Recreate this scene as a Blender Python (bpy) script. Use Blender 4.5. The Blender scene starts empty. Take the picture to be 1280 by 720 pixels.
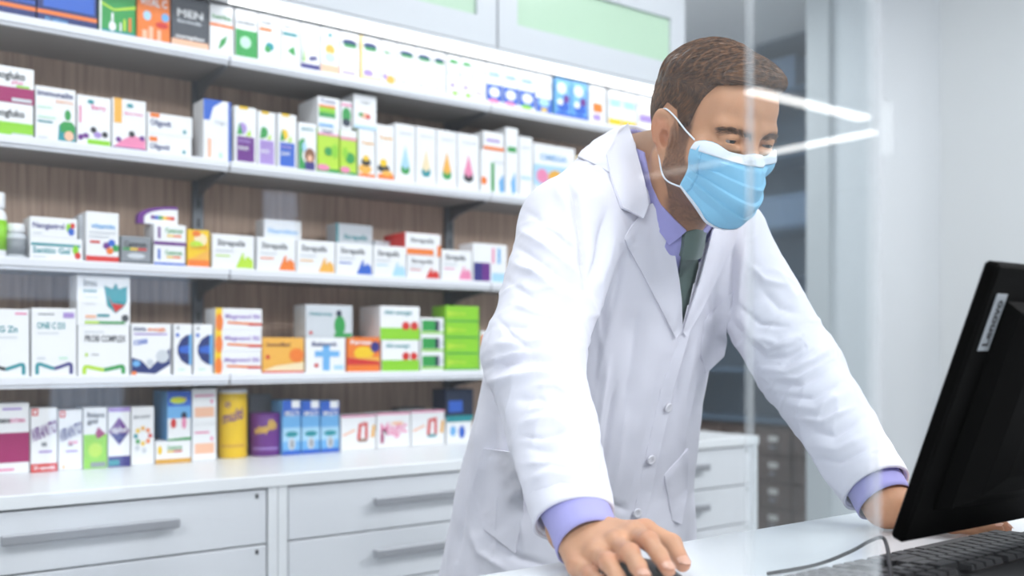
import bpy, bmesh, math, random
import numpy as np
from mathutils import Vector, Matrix
from mathutils.bvhtree import BVHTree

random.seed(7); np.random.seed(7)
SC = bpy.context.scene
COL = SC.collection

# ------------------------------------------------------------------ camera
FPX = 1280 * 35 / 36.0            # focal length in photo pixels
HORIZON = 438.0                   # photo row of the horizon
CAMZ = 1.14
YAW = math.atan(1640 / FPX)       # angle between the view axis and the shelf direction (+X)
FW = np.array([math.cos(YAW), math.sin(YAW), 0.0])
RT = np.array([math.sin(YAW), -math.cos(YAW), 0.0])
UP = np.array([0, 0, 1.0])
CAM = np.array([0, 0, CAMZ])
cd = bpy.data.cameras.new('camera'); cam = bpy.data.objects.new('camera', cd); COL.objects.link(cam)
cd.lens = 35; cd.sensor_width = 36; cd.shift_y = (HORIZON - 360) / 1280.0
cd.clip_start = 0.02; cd.clip_end = 60
cam.location = CAM; cam.rotation_euler = (math.pi / 2, 0, YAW - math.pi / 2)
cd.dof.use_dof = True; cd.dof.focus_distance = 1.30; cd.dof.aperture_fstop = 3.1
SC.camera = cam

# ------------------------------------------------------------------ world, exposure
world = bpy.data.worlds.new('world'); SC.world = world; world.use_nodes = True
world.node_tree.nodes['Background'].inputs[0].default_value = (0.62, 0.76, 1.0, 1)
world.node_tree.nodes['Background'].inputs[1].default_value = 3.0
SC.view_settings.view_transform = 'Standard'; SC.view_settings.look = 'None'
SC.view_settings.gamma = 1.0; SC.view_settings.use_curve_mapping = False
SC.view_settings.exposure = -0.27

# ------------------------------------------------------------------ added lamps that light the room (all hang on the ceiling)
CEIL = 2.80
def area(name, loc, sx, sy, power, color=(0.975, 0.983, 1.0), rot=(0, 0, 0)):
    l = bpy.data.lights.new(name, 'AREA'); l.shape = 'RECTANGLE'; l.size = sx; l.size_y = sy
    l.energy = power; l.color = color
    o = bpy.data.objects.new(name, l); COL.objects.link(o); o.location = loc; o.rotation_euler = rot
    return o
FILL_PANELS = [  # x, y, size x, size y, watts : ceiling panels added to light the aisle, passage and shop floor
    (0.4, 1.50, 1.2, 0.5, 17), (2.2, 1.50, 1.2, 0.5, 19), (3.1, 3.4, 0.6, 0.6, 22),
    (-1.6, -0.8, 1.2, 1.2, 70), (1.2, -1.3, 1.2, 1.2, 85), (-1.2, -3.6, 1.2, 1.2, 40), (-2.9, -2.4, 1.2, 1.2, 40), (3.0, -0.75, 1.2, 1.2, 70)]
for (x, y, sx, sy, p) in FILL_PANELS:
    area('fill_panel_lamp', (x, y, CEIL - 0.035), sx - 0.06, sy - 0.06, p)

# ------------------------------------------------------------------ pixel helpers (a ray plus the surface it meets)
def ray(x, y): return FW + RT * (x - 640) / FPX + UP * (HORIZON - y) / FPX
def pz(x, y, z):
    r = ray(x, y); return CAM + r * (z - CAMZ) / r[2]
def pY(x, y, Y):
    r = ray(x, y); return CAM + r * Y / r[1]
def pX(x, y, X):
    r = ray(x, y); return CAM + r * X / r[0]
def proj(P):
    q = np.asarray(P, float) - CAM; d = q @ FW
    return 640 + FPX * (q @ RT) / d, HORIZON - FPX * q[..., 2] / d, d

# ------------------------------------------------------------------ materials
def lin(c):
    if isinstance(c, str):
        c = c.lstrip('#'); c = tuple(int(c[i:i + 2], 16) / 255 for i in (0, 2, 4))
    return tuple((v / 12.92 if v <= 0.04045 else ((v + 0.055) / 1.055) ** 2.4) for v in c)
MATS = {}
def mat(name, color, rough=0.5, metal=0.0, var=0.04, scale=30, bump=0.0, bscale=200, spec=0.5, stretch=None, **kw):
    if name in MATS: return MATS[name]
    m = bpy.data.materials.new(name); m.use_nodes = True; MATS[name] = m
    nt = m.node_tree; b = nt.nodes['Principled BSDF']; L = nt.links.new
    c = lin(color)
    tc = nt.nodes.new('ShaderNodeTexCoord'); src = tc.outputs['Object']
    if stretch:
        mp = nt.nodes.new('ShaderNodeMapping'); mp.inputs['Scale'].default_value = stretch
        L(src, mp.inputs[0]); src = mp.outputs[0]
    nz = nt.nodes.new('ShaderNodeTexNoise'); nz.inputs['Scale'].default_value = scale; nz.inputs['Detail'].default_value = 4
    L(src, nz.inputs['Vector'])
    mr = nt.nodes.new('ShaderNodeMapRange'); mr.inputs['To Min'].default_value = 1 - var; mr.inputs['To Max'].default_value = 1 + var
    L(nz.outputs['Fac'], mr.inputs[0])
    mx = nt.nodes.new('ShaderNodeVectorMath'); mx.operation = 'SCALE'; mx.inputs[0].default_value = c
    L(mr.outputs[0], mx.inputs['Scale']); L(mx.outputs[0], b.inputs['Base Color'])
    b.inputs['Roughness'].default_value = rough; b.inputs['Metallic'].default_value = metal
    b.inputs['Specular IOR Level'].default_value = spec
    for k, v in kw.items(): b.inputs[k.replace('_', ' ')].default_value = v
    if bump:
        n2 = nt.nodes.new('ShaderNodeTexNoise'); n2.inputs['Scale'].default_value = bscale; n2.inputs['Detail'].default_value = 5
        L(src, n2.inputs['Vector'])
        bp = nt.nodes.new('ShaderNodeBump'); bp.inputs['Strength'].default_value = bump; bp.inputs['Distance'].default_value = 0.002
        L(n2.outputs['Fac'], bp.inputs['Height']); L(bp.outputs[0], b.inputs['Normal'])
    return m
def emit(name, color, strength):
    if name in MATS: return MATS[name]
    m = bpy.data.materials.new(name); m.use_nodes = True; MATS[name] = m
    b = m.node_tree.nodes['Principled BSDF']
    b.inputs['Base Color'].default_value = (.8, .8, .8, 1)
    b.inputs['Emission Color'].default_value = (*color, 1); b.inputs['Emission Strength'].default_value = strength
    return m
def pane_glass(name, tint=(0.96, 0.975, 0.98), ior=1.5, rough=0.0):
    m = bpy.data.materials.new(name); m.use_nodes = True; MATS[name] = m
    nt = m.node_tree; nt.nodes.clear(); L = nt.links.new
    out = nt.nodes.new('ShaderNodeOutputMaterial'); mix = nt.nodes.new('ShaderNodeMixShader')
    tr = nt.nodes.new('ShaderNodeBsdfTransparent'); tr.inputs[0].default_value = (*tint, 1)
    gl = nt.nodes.new('ShaderNodeBsdfGlossy'); gl.inputs['Roughness'].default_value = rough
    gl.inputs['Color'].default_value = (1, 1, 1, 1)
    geo = nt.nodes.new('ShaderNodeNewGeometry'); fr = nt.nodes.new('ShaderNodeFresnel')
    mr = nt.nodes.new('ShaderNodeMapRange'); mr.inputs['To Min'].default_value = ior; mr.inputs['To Max'].default_value = 1 / ior
    L(geo.outputs['Backfacing'], mr.inputs[0]); L(mr.outputs[0], fr.inputs['IOR'])
    L(fr.outputs[0], mix.inputs[0]); L(tr.outputs[0], mix.inputs[1]); L(gl.outputs[0], mix.inputs[2])
    L(mix.outputs[0], out.inputs[0])
    return m
def wood(name, c1, c2, rough=0.55, vert=True):
    m = bpy.data.materials.new(name); m.use_nodes = True; MATS[name] = m
    nt = m.node_tree; b = nt.nodes['Principled BSDF']; L = nt.links.new
    tc = nt.nodes.new('ShaderNodeTexCoord'); mp = nt.nodes.new('ShaderNodeMapping')
    mp.inputs['Scale'].default_value = (46, 46, 1.6) if vert else (1, 22, 22)
    L(tc.outputs['Object'], mp.inputs[0])
    nz = nt.nodes.new('ShaderNodeTexNoise'); nz.inputs['Scale'].default_value = 2.2; nz.inputs['Detail'].default_value = 8
    nz.inputs['Roughness'].default_value = 0.62
    L(mp.outputs[0], nz.inputs['Vector'])
    cr = nt.nodes.new('ShaderNodeValToRGB'); cr.color_ramp.elements[0].position = 0.33; cr.color_ramp.elements[1].position = 0.68
    cr.color_ramp.elements[0].color = (*lin(c1), 1); cr.color_ramp.elements[1].color = (*lin(c2), 1)
    L(nz.outputs['Fac'], cr.inputs[0]); L(cr.outputs[0], b.inputs['Base Color'])
    b.inputs['Roughness'].default_value = rough
    bp = nt.nodes.new('ShaderNodeBump'); bp.inputs['Strength'].default_value = 0.15; bp.inputs['Distance'].default_value = 0.002
    L(nz.outputs['Fac'], bp.inputs['Height']); L(bp.outputs[0], b.inputs['Normal'])
    return m

M_WALL = mat('wall_paint', '#d9dee2', 0.7, var=0.02, scale=3, bump=0.05, bscale=300)
M_CEIL = mat('ceiling_paint', '#f0f1f2', 0.8, var=0.02)
M_FLOOR = mat('floor_vinyl', '#c3c6c8', 0.35, var=0.06, scale=6)
M_LAM = mat('white_laminate', '#e9ecef', 0.32, var=0.015, scale=4)
M_SHELF = mat('white_shelf_metal', '#e4e6ec', 0.35, var=0.015)
M_CABW = mat('cabinet_lacquer', '#dfe2e7', 0.28, var=0.015)
M_DESK = mat('desk_laminate', '#e8ecf0', 0.22, var=0.015, scale=5)
M_STEEL = mat('brushed_steel', '#a4a6ac', 0.45, metal=0.35, var=0.05)
M_GREYMET = mat('grey_bracket_metal', '#7e8288', 0.45, metal=0.6)
M_GAP = mat('dark_gap', '#3a3d42', 0.8)
M_WOOD = wood('grey_brown_wood', '#a58979', '#d3b8a3')
M_DWOOD = wood('dark_walnut', '#4a3c35', '#76625a', 0.45)
M_UNDER_SHADE = mat('shelf_underside_shade', '#8a8683', 0.6, var=0.05)  # grey stands in for the shade below each shelf board
M_WALL_SHADE = mat('wall_paint_shade', '#c3c8cb', 0.7, var=0.02, scale=3)  # darker copy of the wall paint, shade of the right wall in its colour
M_BLACK = mat('black_plastic', '#0b0b0d', 0.4, var=0.1, spec=0.25)
M_KEY = mat('key_plastic', '#17181b', 0.5, var=0.1)
M_SCREEN = mat('dark_screen', '#050506', 0.15)
M_GLASS = pane_glass('counter_glass')
M_GEDGE = mat('glass_edge', '#dfe2e6', 0.25, var=0.02, Alpha=0.16)
M_UCAB = mat('upper_cabinet_lacquer', '#cdd1d7', 0.3, var=0.015)
M_GREEN = mat('frosted_green_glass', '#b7d4bb', 0.25, var=0.06, scale=4)

# ------------------------------------------------------------------ mesh helpers
class MB:
    def __init__(s): s.v = []; s.f = []; s.m = []
    def add(s, vs, fs, mi=0):
        n = len(s.v); s.v += [tuple(map(float, v)) for v in vs]; s.f += [tuple(i + n for i in f) for f in fs]; s.m += [mi] * len(fs)
        return s
    def box(s, x0, x1, y0, y1, z0, z1, mi=0, bev=0.0):
        if bev <= 0:
            vs = [(x, y, z) for z in (z0, z1) for y in (y0, y1) for x in (x0, x1)]
            fs = [(0, 2, 3, 1), (4, 5, 7, 6), (0, 1, 5, 4), (2, 6, 7, 3), (0, 4, 6, 2), (1, 3, 7, 5)]
            return s.add(vs, fs, mi)
        b = min(bev, (x1 - x0) * .45, (y1 - y0) * .45, (z1 - z0) * .45)
        vs = []; idx = {}
        for iz, z in enumerate((z0, z1)):
            for iy, y in enumerate((y0, y1)):
                for ix, x in enumerate((x0, x1)):
                    sx, sy, sz = (1, -1)[ix], (1, -1)[iy], (1, -1)[iz]
                    for ax in range(3):
                        p = [x + sx * b, y + sy * b, z + sz * b]; p[ax] = (x, y, z)[ax]
                        idx[ix, iy, iz, ax] = len(vs); vs.append(tuple(p))
        fs = []
        I = lambda a, b_, c, ax: idx[a, b_, c, ax]
        fs += [(I(0,0,0,0), I(0,0,1,0), I(0,1,1,0), I(0,1,0,0)), (I(1,0,0,0), I(1,1,0,0), I(1,1,1,0), I(1,0,1,0)),
               (I(0,0,0,1), I(1,0,0,1), I(1,0,1,1), I(0,0,1,1)), (I(0,1,0,1), I(0,1,1,1), I(1,1,1,1), I(1,1,0,1)),
               (I(0,0,0,2), I(0,1,0,2), I(1,1,0,2), I(1,0,0,2)), (I(0,0,1,2), I(1,0,1,2), I(1,1,1,2), I(0,1,1,2))]
        for a in (0, 1):
            for c in (0, 1):
                fs += [(I(0,a,c,1), I(0,a,c,2), I(1,a,c,2), I(1,a,c,1)), (I(a,0,c,0), I(a,0,c,2), I(a,1,c,2), I(a,1,c,0)),
                       (I(a,c,0,0), I(a,c,0,1), I(a,c,1,1), I(a,c,1,0))]
                for d in (0, 1): fs.append((I(a,c,d,0), I(a,c,d,1), I(a,c,d,2)))
        return s.add(vs, fs, mi)
    def tube(s, pts, r, n=10, mi=0, cap=True):
        pts = [Vector(p) for p in pts]; R = r if isinstance(r, (list, tuple, np.ndarray)) else [r] * len(pts)
        rings = []; up = Vector((0, 0, 1)); base = len(s.v); vs = []; fs = []
        for i, p in enumerate(pts):
            t = (pts[min(i + 1, len(pts) - 1)] - pts[max(i - 1, 0)]).normalized()
            a = t.cross(up)
            if a.length < 1e-3: a = t.cross(Vector((1, 0, 0)))
            a.normalize(); b = t.cross(a).normalized(); up = -b if False else up
            for k in range(n):
                q = 2 * math.pi * k / n
                vs.append(p + (a * math.cos(q) + b * math.sin(q)) * R[i])
        for i in range(len(pts) - 1):
            for k in range(n):
                fs.append((i * n + k, i * n + (k + 1) % n, (i + 1) * n + (k + 1) % n, (i + 1) * n + k))
        if cap: fs += [tuple(range(n)), tuple(range((len(pts) - 1) * n, len(pts) * n))]
        return s.add(vs, fs, mi)
    def lathe(s, c, prof, n=28, mi=0):
        vs = []; fs = []
        for (r, z) in prof:
            for k in range(n):
                q = 2 * math.pi * k / n; vs.append((c[0] + r * math.cos(q), c[1] + r * math.sin(q), c[2] + z))
        for i in range(len(prof) - 1):
            for k in range(n): fs.append((i * n + k, i * n + (k + 1) % n, (i + 1) * n + (k + 1) % n, (i + 1) * n + k))
        fs += [tuple(range(n)), tuple(range((len(prof) - 1) * n, len(prof) * n))]
        return s.add(vs, fs, mi)
    def build(s, name, mats, parent=None, smooth=False, fix=True):
        me = bpy.data.meshes.new(name); me.from_pydata(s.v, [], s.f)
        for m in (mats if isinstance(mats, (list, tuple)) else [mats]): me.materials.append(m)
        if any(s.m): me.polygons.foreach_set('material_index', s.m)
        if fix:
            bm = bmesh.new(); bm.from_mesh(me); bmesh.ops.recalc_face_normals(bm, faces=bm.faces); bm.to_mesh(me); bm.free()
        if smooth: me.polygons.foreach_set('use_smooth', [True] * len(me.polygons))
        o = bpy.data.objects.new(name, me); COL.objects.link(o)
        if parent: setpar(o, parent)
        return o
def setpar(o, p):
    o.parent = p
    o.matrix_parent_inverse = Matrix.LocRotScale(p.location, p.rotation_euler, p.scale).inverted() if p.parent is None else (p.parent and (Matrix.LocRotScale(p.parent.location, p.parent.rotation_euler, p.parent.scale) @ p.matrix_parent_inverse.inverted().inverted() ).inverted())
def tag(o, label=None, cat=None, group=None, kind=None):
    if label: o['label'] = label
    if cat: o['category'] = cat
    if group: o['group'] = group
    if kind: o['kind'] = kind
    return o
def root(name, loc, label=None, cat=None, group=None, kind=None):
    o = bpy.data.objects.new(name, None); COL.objects.link(o); o.location = loc; o.empty_display_size = 0.1
    return tag(o, label, cat, group, kind)
def B(name, m, parent, *a, bev=0.0):
    return MB().box(*a, bev=bev).build(name, m, parent)

# ------------------------------------------------------------------ the room shell
X0, X1, Y0, Y1 = -4.0, 9.0, -7.0, 4.6
WB = 2.64                      # back wall behind the shelves
S_ = lambda o: tag(o, kind='structure')
S_(B('floor', M_FLOOR, None, X0, X1, Y0, Y1, -0.1, 0.0))
S_(B('ceiling', M_CEIL, None, X0, X1, Y0, Y1, CEIL, CEIL + 0.1))
S_(B('wall_left', M_WALL, None, X0 - .1, X0, Y0, Y1, 0, CEIL))
# front wall of the shop with window openings added for daylight and faint bluish mirror images in the counter glass
ADDED_WINS = []
def mirror_rect(xa, xb, ya, yb):
    Yv = 2 * 0.40 - Y0; a_, b_ = pY(xa, ya, Yv), pY(xb, yb, Yv); d_ = (pY((xa + xb) / 2, 300, Yv) - CAM) @ FW
    return (a_[0], b_[0], CAMZ + (HORIZON - yb) / FPX * d_, CAMZ + (HORIZON - ya) / FPX * d_)
ADDED_WINS = [mirror_rect(60, 160, 478, 622), mirror_rect(-90, 243, 333, 378), mirror_rect(328, 378, 236, 300)]
ADDED_WINS.sort(key=lambda r: r[0])
def front_wall():
    xs = sorted({X0, X1} | {v for w_ in ADDED_WINS for v in w_[:2]}); m = MB()
    for i in range(len(xs) - 1):
        xm_ = (xs[i] + xs[i + 1]) / 2; zs = [0]
        for w_ in sorted(ADDED_WINS, key=lambda r: r[2]):
            if w_[0] < xm_ < w_[1]: zs += [w_[2], w_[3]]
        zs.append(CEIL)
        for k in range(0, len(zs), 2): m.box(xs[i], xs[i + 1], Y0 - .1, Y0, zs[k], zs[k + 1])
    return m.build('wall_front', M_WALL)
S_(front_wall())
for k, (xa, xb, za, zb) in enumerate(ADDED_WINS):
    wn = root(f'window_{k + 1}', ((xa + xb) / 2, Y0, za), kind='structure')
    f = MB(); f.box(xa, xb, Y0 - .09, Y0 - .03, za, za + .02); f.box(xa, xb, Y0 - .09, Y0 - .03, zb - .02, zb); f.box(xa, xa + .02, Y0 - .09, Y0 - .03, za + .02, zb - .02); f.box(xb - .02, xb, Y0 - .09, Y0 - .03, za + .02, zb - .02)
    f.build('window_frame', M_LAM, wn); B('pane', M_GLASS, wn, xa + .02, xb - .02, Y0 - .065, Y0 - .06, za + .02, zb - .02)
S_(B('wall_far', M_WALL, None, X1, X1 + .1, Y0, Y1, 0, CEIL))
S_(B('wall_back', M_WALL, None, X0, 2.62, WB + .02, WB + .12, 0, CEIL))
S_(B('wall_rear', M_WALL, None, 2.62, X1, Y1, Y1 + .1, 0, CEIL))
S_(B('wall_passage', M_WALL, None, 2.52, 2.62, WB + .12, Y1, 0, CEIL))
w = S_(B('wall_right', M_WALL, None, 3.80, 3.95, 0.9, pX(1012, 400, 3.8)[1], 0, CEIL))
yy = pX(1040, 400, 3.8)[1]
S_(B('trim_1', M_WALL_SHADE, None, 3.775, 3.80, yy, pX(1012, 400, 3.8)[1], 0, CEIL))
S_(B('wall_pilaster', M_WALL_SHADE, None, 3.66, 3.80, 0.9, pX(1175, 400, 3.66)[1], 0, CEIL))
S_(B('baseboard_right', M_LAM, None, 3.79, 3.80, pX(1175, 400, 3.66)[1], yy, 0, .08))

# wood panelling behind the shelves: one board per shelf bay
BAY = [-1.475, -0.67, 0.135, 0.94, 1.745, 2.55]
for i in range(5):
    o = B('wood_panel', M_WOOD, None, BAY[i] + .002, BAY[i + 1] - .002, WB, WB + .02, 0.86, 2.03, bev=.002)
    tag(o, kind='structure'); o.name = 'trim_panel'

# housings of the added ceiling panels, with a frame
for k, (x, y, sx, sy, p) in enumerate(FILL_PANELS):
    wh = ['over the aisle near the shelf boxes', 'over the aisle by the far end of the shelves', 'over the passage by the dark cabinet',
          'over the shop floor left of the counter', 'over the shop floor before the counter', 'far back over the shop floor left', 'far back over the shop floor right', 'over the shop floor to the right of the monitor'][k]
    r = root('added_ceiling_light', (x, y, CEIL), 'added white framed ceiling light panel ' + wh, 'ceiling light', 'added ceiling light panels')
    f = MB()
    f.box(x - sx/2, x + sx/2, y - sy/2, y - sy/2 + .03, CEIL - .03, CEIL); f.box(x - sx/2, x + sx/2, y + sy/2 - .03, y + sy/2, CEIL - .03, CEIL)
    f.box(x - sx/2, x - sx/2 + .03, y - sy/2 + .03, y + sy/2 - .03, CEIL - .03, CEIL); f.box(x + sx/2 - .03, x + sx/2, y - sy/2 + .03, y + sy/2 - .03, CEIL - .03, CEIL)
    f.build('frame', M_LAM, r)
    B('diffuser', emit('fill_panel_diffuser', (1, .98, .95), 2.0), r, x - sx/2 + .03, x + sx/2 - .03, y - sy/2 + .03, y + sy/2 - .03, CEIL - .012, CEIL - .002)

# linear lamps over the shop floor: their mirror images are the two white streaks in the counter glass
GY = 0.40
def mirror_pt(x, y, z):
    p = pz(x, y, z); return Vector((p[0], 2 * GY - p[1], z))
LZ = CEIL - 0.06
a1, a2 = mirror_pt(942, 118, LZ), mirror_pt(1088, 147, LZ)
b1, b2 = mirror_pt(962, 191, LZ), mirror_pt(1096, 165, LZ)
b0 = mirror_pt(800, 222, LZ)
ym = (a1.y + a2.y) / 2; xm = (b1.x + b2.x) / 2
print('lamps', a1, a2, b1, b2)
M_TUBE = emit('lamp_tube', (1, .98, .95), 9.0)
r = root('linear_lamp', ((a1.x + a2.x) / 2, ym, CEIL), 'slim white linear lamp on the ceiling running along the counter', 'ceiling light', 'linear lamps over the shop floor')
B('housing', M_LAM, r, a1.x - .1, a2.x + .02, ym - .07, ym + .07, LZ + .01, CEIL); B('tube', M_TUBE, r, a1.x - .08, a2.x, ym - .042, ym + .042, LZ - .01, LZ + .01)
r = root('linear_lamp', (xm, (b1.y + b2.y) / 2, CEIL), 'slim white linear lamp on the ceiling running away from the counter', 'ceiling light', 'linear lamps over the shop floor')
B('housing', M_LAM, r, xm - .07, xm + .07, b1.y - .02, b2.y + .02, LZ + .01, CEIL); B('tube', M_TUBE, r, xm - .042, xm + .042, b1.y, b2.y, LZ - .01, LZ + .01)
r = root('linear_lamp', (xm, (b0.y + b1.y) / 2, CEIL), 'dimmed slim linear lamp in line with the one running away from the counter', 'ceiling light', 'linear lamps over the shop floor')
B('housing', M_LAM, r, xm - .07, xm + .07, b0.y, b1.y - .03, LZ + .01, CEIL); B('tube', emit('dim_tube', (1, .93, .85), 2.4), r, xm - .042, xm + .042, b0.y + .02, b1.y - .05, LZ - .01, LZ + .01)

# ------------------------------------------------------------------ wall shelving
SY = 2.40
SZ = [1.878, 1.612, 1.344, 1.081]          # shelf tops
ST = 0.026
ordn = ['top', 'second', 'third', 'lowest']
for i in range(5):
    where = ['far left bay outside the view', 'bay left of the view', 'leftmost bay in view', 'middle bay', 'right bay behind the person'][i]
    for k, z in enumerate(SZ):
        x0, x1 = BAY[i] + .0015, BAY[i + 1] - .0015
        if i < 2: continue
        s = root('wall_shelf', ((x0 + x1) / 2, WB, z - ST), f'white metal wall shelf, {ordn[k]} of four in the {where}', 'shelf', 'white wall shelves')
        B('shelf_board', M_SHELF, s, x0, x1, SY + .012, WB - .001, z - .012, z, bev=.002); B('underside_shade', M_UNDER_SHADE, s, x0 + .001, x1 - .001, SY + .013, WB - .002, z - .02, z - .0122)  # thin grey sheet added to carry the underside shade
        B('price_rail', M_SHELF, s, x0, x1, SY, SY + .0115, z - .019, z + .001, bev=.003)
        B('rail_lip', M_SHELF, s, x0, x1, SY + .002, SY + .0115, z - ST, z - .0205, bev=.002)
for i in (2, 3, 4, 5):
    x = BAY[i]
    u = root('shelf_upright', (x, WB, .86), ['slotted grey metal shelf upright just outside the left edge','slotted grey metal shelf upright at left, above the globe cartons','slotted grey metal shelf upright behind the lime carton stack','slotted grey metal shelf upright at the right end'][i - 2], 'upright', 'shelf uprights')
    B('channel', M_GREYMET, u, x - .014, x + .014, WB - .016, WB - .0005, .865, 2.028)
    for zz in np.arange(.92, 2.0, .05):
        B('slot', M_GAP, u, x - .003, x + .003, WB - .0168, WB - .0158, zz, zz + .022)
    for z in SZ:
        m = MB(); zb = z - .0205
        m.add([(x - .004, SY + .03, zb), (x - .004, WB - .017, zb), (x - .004, WB - .017, zb - .05), (x - .004, WB - .06, zb - .03), (x - .004, SY + .03, zb - .008),
               (x + .004, SY + .03, zb), (x + .004, WB - .017, zb), (x + .004, WB - .017, zb - .05), (x + .004, WB - .06, zb - .03), (x + .004, SY + .03, zb - .008)],
              [(0, 1, 2, 3, 4), (9, 8, 7, 6, 5), (0, 5, 6, 1), (1, 6, 7, 2), (2, 7, 8, 3), (3, 8, 9, 4), (4, 9, 5, 0)])
        m.build('bracket', M_GREYMET, u)

# ------------------------------------------------------------------ upper wall cabinets with green glass and the lamp strip under them
CY, CZ = 2.37, 2.034
for i in (2, 3, 4):
    x0, x1 = BAY[i] + .001, BAY[i + 1] - .001
    wh = ['leftmost', 'middle', 'right end'][i - 2]
    c = root('upper_cabinet', ((x0 + x1) / 2, WB, CZ), f'white upper cabinet with green glass panes, {wh} of three', 'cabinet', 'upper cabinets')
    B('body', M_UCAB, c, x0, x1, CY + .02, WB + .018, CZ, CEIL - .02)
    d = MB(); fx0, fx1 = x0 + .003, x1 - .003
    rows = [(CZ + .083, CZ + .235), (CZ + .325, CZ + .475), (CZ + .565, CZ + .7)]
    sx = .07
    d.box(fx0, fx0 + sx, CY, CY + .019, CZ + .002, CEIL - .022); d.box(fx1 - sx, fx1, CY, CY + .019, CZ + .002, CEIL - .022)
    edges = [CZ + .002] + [e for rr in rows for e in rr] + [CEIL - .022]
    for k in range(0, len(edges), 2): d.box(fx0 + sx, fx1 - sx, CY, CY + .019, edges[k], edges[k + 1])
    do = d.build('door', M_UCAB, c)
    for (z0, z1) in rows:
        B('pane', M_GREEN, do, fx0 + sx, fx1 - sx, CY + .010, CY + .015, z0, z1)
    s = root('led_strip', ((x0 + x1) / 2, CY + .03, CZ), f'glowing white lamp strip under the {wh} upper cabinet' if i > 2 else 'unlit white lamp strip under the leftmost upper cabinet', 'lamp', 'lamp strips under the upper cabinets')
    B('profile', M_CABW, s, x0, x1, CY + .001, CY + .05, CZ - .012, CZ - .001)
    B('diffuser', emit('led_diffuser', (1, .99, .98), 4.4) if i > 2 else mat('led_off', '#e6e8ea', .4), s, x0, x1, CY - .001, CY + .045, CZ - .024, CZ - .0125)

# ------------------------------------------------------------------ back counter: drawer units, one worktop
KY, KZ = 2.115, 0.86
wt = B('worktop', M_LAM, None, BAY[0], 2.62, KY - .004, WB - .001, KZ - .028, KZ, bev=.002)
tag(wt, 'long white worktop on the drawer units under the shelves', 'worktop')
for i in (1, 2, 3, 4):
    x0, x1 = BAY[i] + .001, BAY[i + 1] - .001
    if i == 4: x1 = 2.615
    wh = {1: 'left of the view', 2: 'leftmost in view', 3: 'second from the left', 4: 'right end, seen past the coat'}[i]
    c = root('drawer_unit', ((x0 + x1) / 2, (KY + WB) / 2, 0), f'white drawer unit with steel bar handles, {wh}', 'cabinet', 'white drawer units')
    cb = MB()
    cb.box(x0, x0 + .022, KY, WB - .01, 0, KZ - .029); cb.box(x1 - .022, x1, KY, WB - .01, 0, KZ - .029)
    cb.box(x0 + .022, x1 - .022, KY + .04, WB - .01, 0, KZ - .029); cb.box(x0 + .022, x1 - .022, KY + .03, KY + .04, 0, .07)
    cb.build('carcass', M_LAM, c)
    B('shadow_gap', M_GAP, c, x0 + .0225, x1 - .0225, KY + .025, KY + .0395, .075, KZ - .03)
    z = KZ - .033; n = 6; dh = (z - .08) / n
    for k in range(n):
        zt = z - k * dh; zb = zt - dh + .004
        d = B('drawer', M_CABW, c, x0 + .026, x1 - .026, KY + .002, KY + .022, zb, zt, bev=.0015)
        xm_ = (x0 + x1) / 2; hz = (zb + zt) / 2 + .012
        h = MB(); h.box(xm_ - .17, xm_ + .17, KY - .036, KY - .024, hz - .0105, hz + .0105, bev=.003)
        for sgn in (-1, 1): h.box(xm_ + sgn * .15 - .006, xm_ + sgn * .15 + .006, KY - .025, KY + .0018, hz - .005, hz + .005)
        h.build('handle', M_STEEL, d)
        B('lock_dot', M_GAP, d, x1 - .052, x1 - .045, KY + .0008, KY + .0019, zt - .018, zt - .008)

# ------------------------------------------------------------------ far dark cabinet: glass front above, small walnut drawers below
DX = 4.30
dy0, dy1 = 2.75, 4.25
c = root('dark_display_cabinet', (DX + .2, (dy0 + dy1) / 2, 0), 'tall dark cabinet with grey glass front and small walnut drawers beyond the passage', 'cabinet')
M_DARKC = mat('anthracite_panel', '#666d74', 0.5, var=0.05)
B('back_panel', mat('cabinet_inside', '#aab4bb', .6), c, DX + .36, DX + .40, dy0, dy1, .74, CEIL - .02)
B('frame', M_DARKC, c, DX + .02, DX + .40, dy0, dy0 + .02, 0, CEIL - .02); B('frame', M_DARKC, c, DX + .02, DX + .40, dy1 - .02, dy1, 0, CEIL - .02)
B('base', M_DWOOD, c, DX + .02, DX + .40, dy0 + .02, dy1 - .02, 0, .735)
M_BLUSH = mat('blue_grey_shelf', '#8fa3b5', .35)
for z in (.75, 1.02, 1.40, 1.78, 2.16, 2.5): B('shelf_board', M_BLUSH, c, DX + .03, DX + .36, dy0 + .02, dy1 - .02, z, z + .022)
B('glass_door', pane_glass('cabinet_glass', (.80, .83, .86)), c, DX, DX + .006, dy0, dy1, .74, CEIL - .02)
for r_ in range(5):
    for q in range(6):
        y0 = dy0 + .03 + q * .24; z0 = .72 - (r_ + 1) * .14
        d = B('drawer', M_DWOOD, c, DX + .003, DX + .0195, y0, y0 + .23, z0 + .004, z0 + .136, bev=.003)
        B('card_label', mat('card_paper', '#d8d6d2', .7), d, DX + .001, DX + .0028, y0 + .085, y0 + .145, z0 + .075, z0 + .105)
        B('pull', M_STEEL, d, DX - .012, DX + .0028, y0 + .1, y0 + .13, z0 + .04, z0 + .052)

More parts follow.
